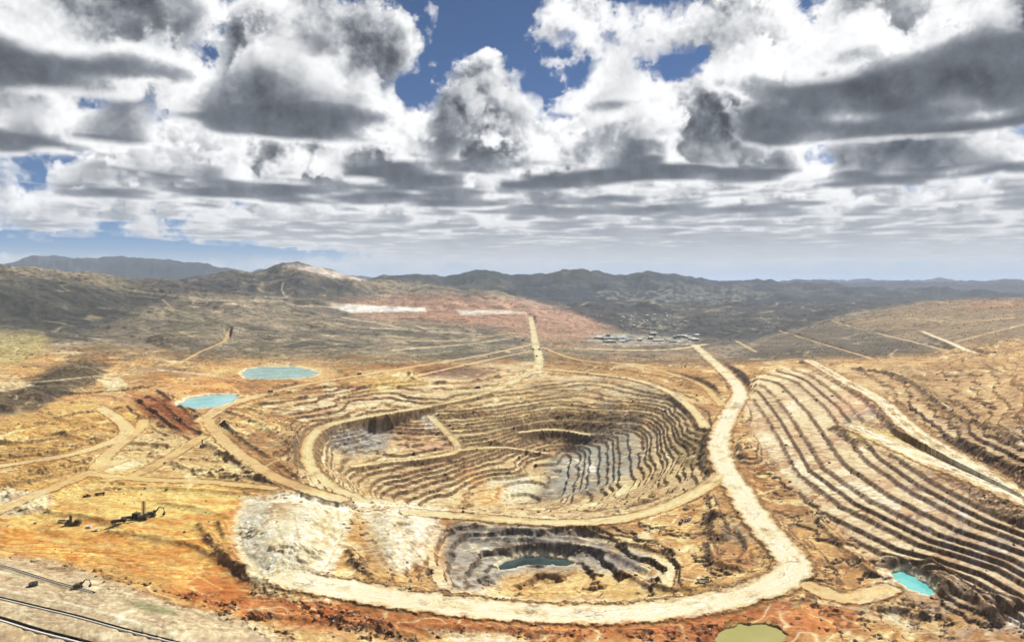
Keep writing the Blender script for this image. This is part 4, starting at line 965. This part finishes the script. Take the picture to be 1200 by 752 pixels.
park('pickdark', 260, 551, 0, 'dark pickup on the pale flat left of the pit', 1.2)
park('pickdark', 102, 582, 30, 'dark pickup left of another one on the upper ochre plain', 1.4)
park('dark', 117, 580, 20, 'dark service truck on the upper ochre plain by a dark pickup')
# black tank on the plateau
x, y, z = seen_at(39, 686); tk = thing('water_tank', 'low round black water tank on the grey plateau', 'tank', (x, y, z-.1))
MB().bar((0, 0, 0), (0, 0, 2.0), 2.7, 20).build('shell', MT['tank_black'], tk); MB().bar((0, 0, 2.0), (0, 0, 2.25), 2.85, 20).bar((0, 0, 2.2), (0, 0, 2.5), .5, 10).build('lid', MT['tank_black'], tk)
MB().bar((2.7, 0, .5), (3.6, 0, .5), .18).build('outlet_pipe', MT['steel_dark'], tk)

# ------------------------------------------------------------------ black-lined drains with a pale lip on the plateau
def drain(label, path, w):
    t = thing('drainage_channel', label, 'drain', path[0], 0, 'drains on the grey plateau')
    def strip(name, offs, mat):
        vs, fs = [], []
        for i, p in enumerate(path):
            a, b = path[max(i-1, 0)], path[min(i+1, len(path)-1)]; d = Vector((b[0]-a[0], b[1]-a[1], 0)).normalized(); n = Vector((-d.y, d.x, 0))
            for o, dz in offs: vs.append(Vector((p[0]-path[0][0], p[1]-path[0][1], p[2]-path[0][2]+dz))+n*o)
        m = len(offs)
        for i in range(len(path)-1):
            for j in range(m-1): fs.append((i*m+j, i*m+j+1, (i+1)*m+j+1, (i+1)*m+j))
        me = bpy.data.meshes.new(name); me.from_pydata([tuple(v) for v in vs], [], fs); me.materials.append(mat); me.update()
        return link(bpy.data.objects.new(name, me), t)
    strip('liner', [(w*.62, .35), (w*.5, .42), (w*.3, -.9), (-w*.3, -.9), (-w*.5, .40)], MT['liner_black'])
    strip('lip', [(-w*.5, .1), (-w*.5, .52), (-w*.86, .55), (-w*.92, -.3)], MT['concrete'])
for lab, path, w in DRAIN_OUT: drain(lab, path, w)

# ------------------------------------------------------------------ plant yard and the town in the valley
def shed(label, loc, rz, L, W, Hs, roof, wall='sheet_grey', group='sheds of the plant yard', name='shed'):
    t = thing(name, label, 'building', loc, rz, group)
    MB().box((0, 0, Hs/2-.5), (L, W, Hs+1)).build('wall', MT[wall], t)
    MB().prism([(-W/2-.5, Hs), (0, Hs+W*.22), (W/2+.5, Hs), (W/2+.5, Hs+.25), (0, Hs+W*.22+.3), (-W/2-.5, Hs+.25)], -L/2-.5, L/2+.5).build('roof', MT[roof], t).rotation_euler = (0, 0, R(90))
    MB().box((L*.2, -W/2-.03, Hs*.35), (W*.3, .06, Hs*.7)).build('door', MT['steel_dark'], t)
    return t
rs = random.Random(5)
kinds = [('sheet_white', 'white'), ('sheet_grey', 'grey'), ('sheet_blue', 'blue'), ('sheet_green', 'green')]
NTH = ['', 'second ', 'third ', 'fourth ', 'fifth ', 'sixth ', 'seventh ', 'eighth ', 'ninth ', 'tenth ', 'eleventh ', 'twelfth ', 'thirteenth ', 'fourteenth ', 'fifteenth ', 'sixteenth ']
yard = {}
for i in range(30):
    px = 692+rs.random()*128; py = 393.5+rs.random()*8; roof, cn = kinds[0 if rs.random() < .62 else rs.randrange(4)]
    L = rs.choice((16, 20, 26, 40)); yard.setdefault(('long' if L > 24 else 'small', cn), []).append((px, py, roof, L))
for (size, cn), row in yard.items():
    for j, (px, py, roof, L) in enumerate(sorted(row)):
        which = 'leftmost' if j == 0 and len(row) > 1 else (NTH[j]+'from the left' if len(row) > 1 else 'the only one of its kind')
        shed(f'{size} {cn}-roofed shed, {which}, in the plant yard beyond the pit', seen_at(px, py, -5), R(rs.choice((0, 8, -6, 90))), L, rs.uniform(9, 14), rs.uniform(4, 7), roof, group=f'{size} {cn}-roofed sheds of the plant yard')
for i in range(48):
    px = 728+rs.random()*80; py = 369+rs.random()*17; x, y, z = seen_at(px, py, -100)
    shed('tiny pale house of the town in the dark valley', (x, y, z), R(rs.uniform(0, 180)), rs.uniform(11, 18), rs.uniform(8, 10), 4.5, rs.choice(('sheet_white', 'sheet_grey', 'sheet_white')), 'wall_cream', 'houses of the valley town', 'house')

# ------------------------------------------------------------------ plants and loose rock (nobody could count them)
def scatter(name, label, cat, mat, pts, sizes, blob, seed):
    bv, bf = blob; n = len(pts); nb = len(bv); rg = np.random.default_rng(seed)
    a = rg.uniform(0, 6.28, n); ca, sa = np.cos(a)[:, None], np.sin(a)[:, None]
    jit = 1+rg.uniform(-.3, .3, (n, nb, 3))
    v = bv[None]*jit*sizes[:, None, None]
    vx = v[..., 0]*ca-v[..., 1]*sa; vy = v[..., 0]*sa+v[..., 1]*ca
    out = np.stack([vx+pts[:, 0:1], vy+pts[:, 1:2], v[..., 2]+pts[:, 2:3]], -1).reshape(-1, 3).astype(f32)
    f = (bf[None]+(np.arange(n)*nb)[:, None, None]).reshape(-1).astype(np.int32)
    me = bpy.data.meshes.new(name); me.vertices.add(len(out)); me.vertices.foreach_set('co', out.ravel())
    me.loops.add(len(f)); me.loops.foreach_set('vertex_index', f); me.polygons.add(len(f)//3); me.polygons.foreach_set('loop_start', np.arange(0, len(f), 3, dtype=np.int32))
    me.update(calc_edges=True); me.materials.append(mat); o = link(bpy.data.objects.new(name, me)); o['kind'] = 'stuff'; o['label'] = label; o['category'] = cat; return o
def ico():
    bm = bmesh.new(); bmesh.ops.create_icosphere(bm, subdivisions=1, radius=1.0); v = np.array([q.co[:] for q in bm.verts]); f = np.array([[q.index for q in p.verts] for p in bm.faces]); bm.free(); return v, f
def foliage(t, bs):
    geo = t.N.new('ShaderNodeNewGeometry'); n = t.noise(geo.outputs['Position'], .02, 3.0)
    t.L.new(t.ramp(n, [(.35, (.030, .036, .016)), (.65, (.075, .070, .035))]), bs.inputs['Base Color'])
def rubble(t, bs):
    geo = t.N.new('ShaderNodeNewGeometry'); n = t.noise(geo.outputs['Position'], .05, 4.0)
    t.L.new(t.ramp(n, [(.3, (.10, .075, .05)), (.5, (.22, .16, .10)), (.7, (.40, .34, .25))]), bs.inputs['Base Color'])
ICO = ico(); rg = np.random.default_rng(3)
def pick(weight, n):
    w = weight.reshape(-1).astype(np.float64); c = np.cumsum(w); i = np.searchsorted(c, rg.uniform(0, c[-1], n)); i = np.clip(i, 0, len(w)-1)
    p = VX[i].astype(np.float64).copy(); return p, i
inview = (U > -20) & (U < 1220)
wsh = inview*(Dm > 1700)*(Dm < 9000)*offroad*sstep(-.05, .35, n_b+.5*n_c)*(COL.sum(-1) < .75)
p, i = pick(wsh, 9000); s = rg.uniform(.8, 2.2, len(p))*np.clip(p[:, 1]/2600, .7, 2.4); p[:, :2] += rg.uniform(-3, 3, (len(p), 2)); p[:, 2] += s*.3
scatter('shrubs', 'dark scattered bushes on the dry hills', 'shrubs', material('foliage', foliage, .9), p, s, (ICO[0]*np.array([1, 1, .8]), ICO[1]), 1)
wrk = inview*(Dm > 420)*(Dm < 1700)*sstep(1.0, 1.25, rdn)*(.03+face*1.5+sstep(.2, .45, n_c)*.4)*np.where((sd_dump > 0) | (sd_cream > 0) | (plat > .3), .06, 1)
for sd in pond_pl: wrk = wrk*(sd < -2)
p, i = pick(wrk, 7000); s = (.35+rg.exponential(.55, len(p))).clip(.35, 2.6)*np.clip(p[:, 1]/900, .6, 1.3); p[:, 2] += s*.15
scatter('rubble', 'loose boulders and rubble lying on the benches', 'rocks', material('rubble_rock', rubble, .95), p, s, (ICO[0]*np.array([1, .85, .7]), ICO[1]), 2)

# ------------------------------------------------------------------ the air between here and the far hills
HZ = 150000.0
bm = bmesh.new(); bmesh.ops.create_cube(bm, size=1.0); me = bpy.data.meshes.new('haze'); bm.to_mesh(me); bm.free()
hz = link(bpy.data.objects.new('haze', me)); zlo, zhi = float(Hh.min())-2.0, float(Hh.max())+12.0
hz.scale = (HZ*2, HZ*2, zhi-zlo); hz.location = (0, HZ*.2, (zlo+zhi)/2); hz['kind'] = 'stuff'
hm = bpy.data.materials.new('haze_air'); hm.use_nodes = True; nt = hm.node_tree; nt.nodes.remove(nt.nodes['Principled BSDF'])
pv = nt.nodes.new('ShaderNodeVolumePrincipled'); pv.inputs['Color'].default_value = (.64, .76, .95, 1); pv.inputs['Density'].default_value = HAZE_DENSITY; pv.inputs['Anisotropy'].default_value = 0.0
nt.links.new(pv.outputs[0], nt.nodes['Material Output'].inputs['Volume']); me.materials.append(hm)
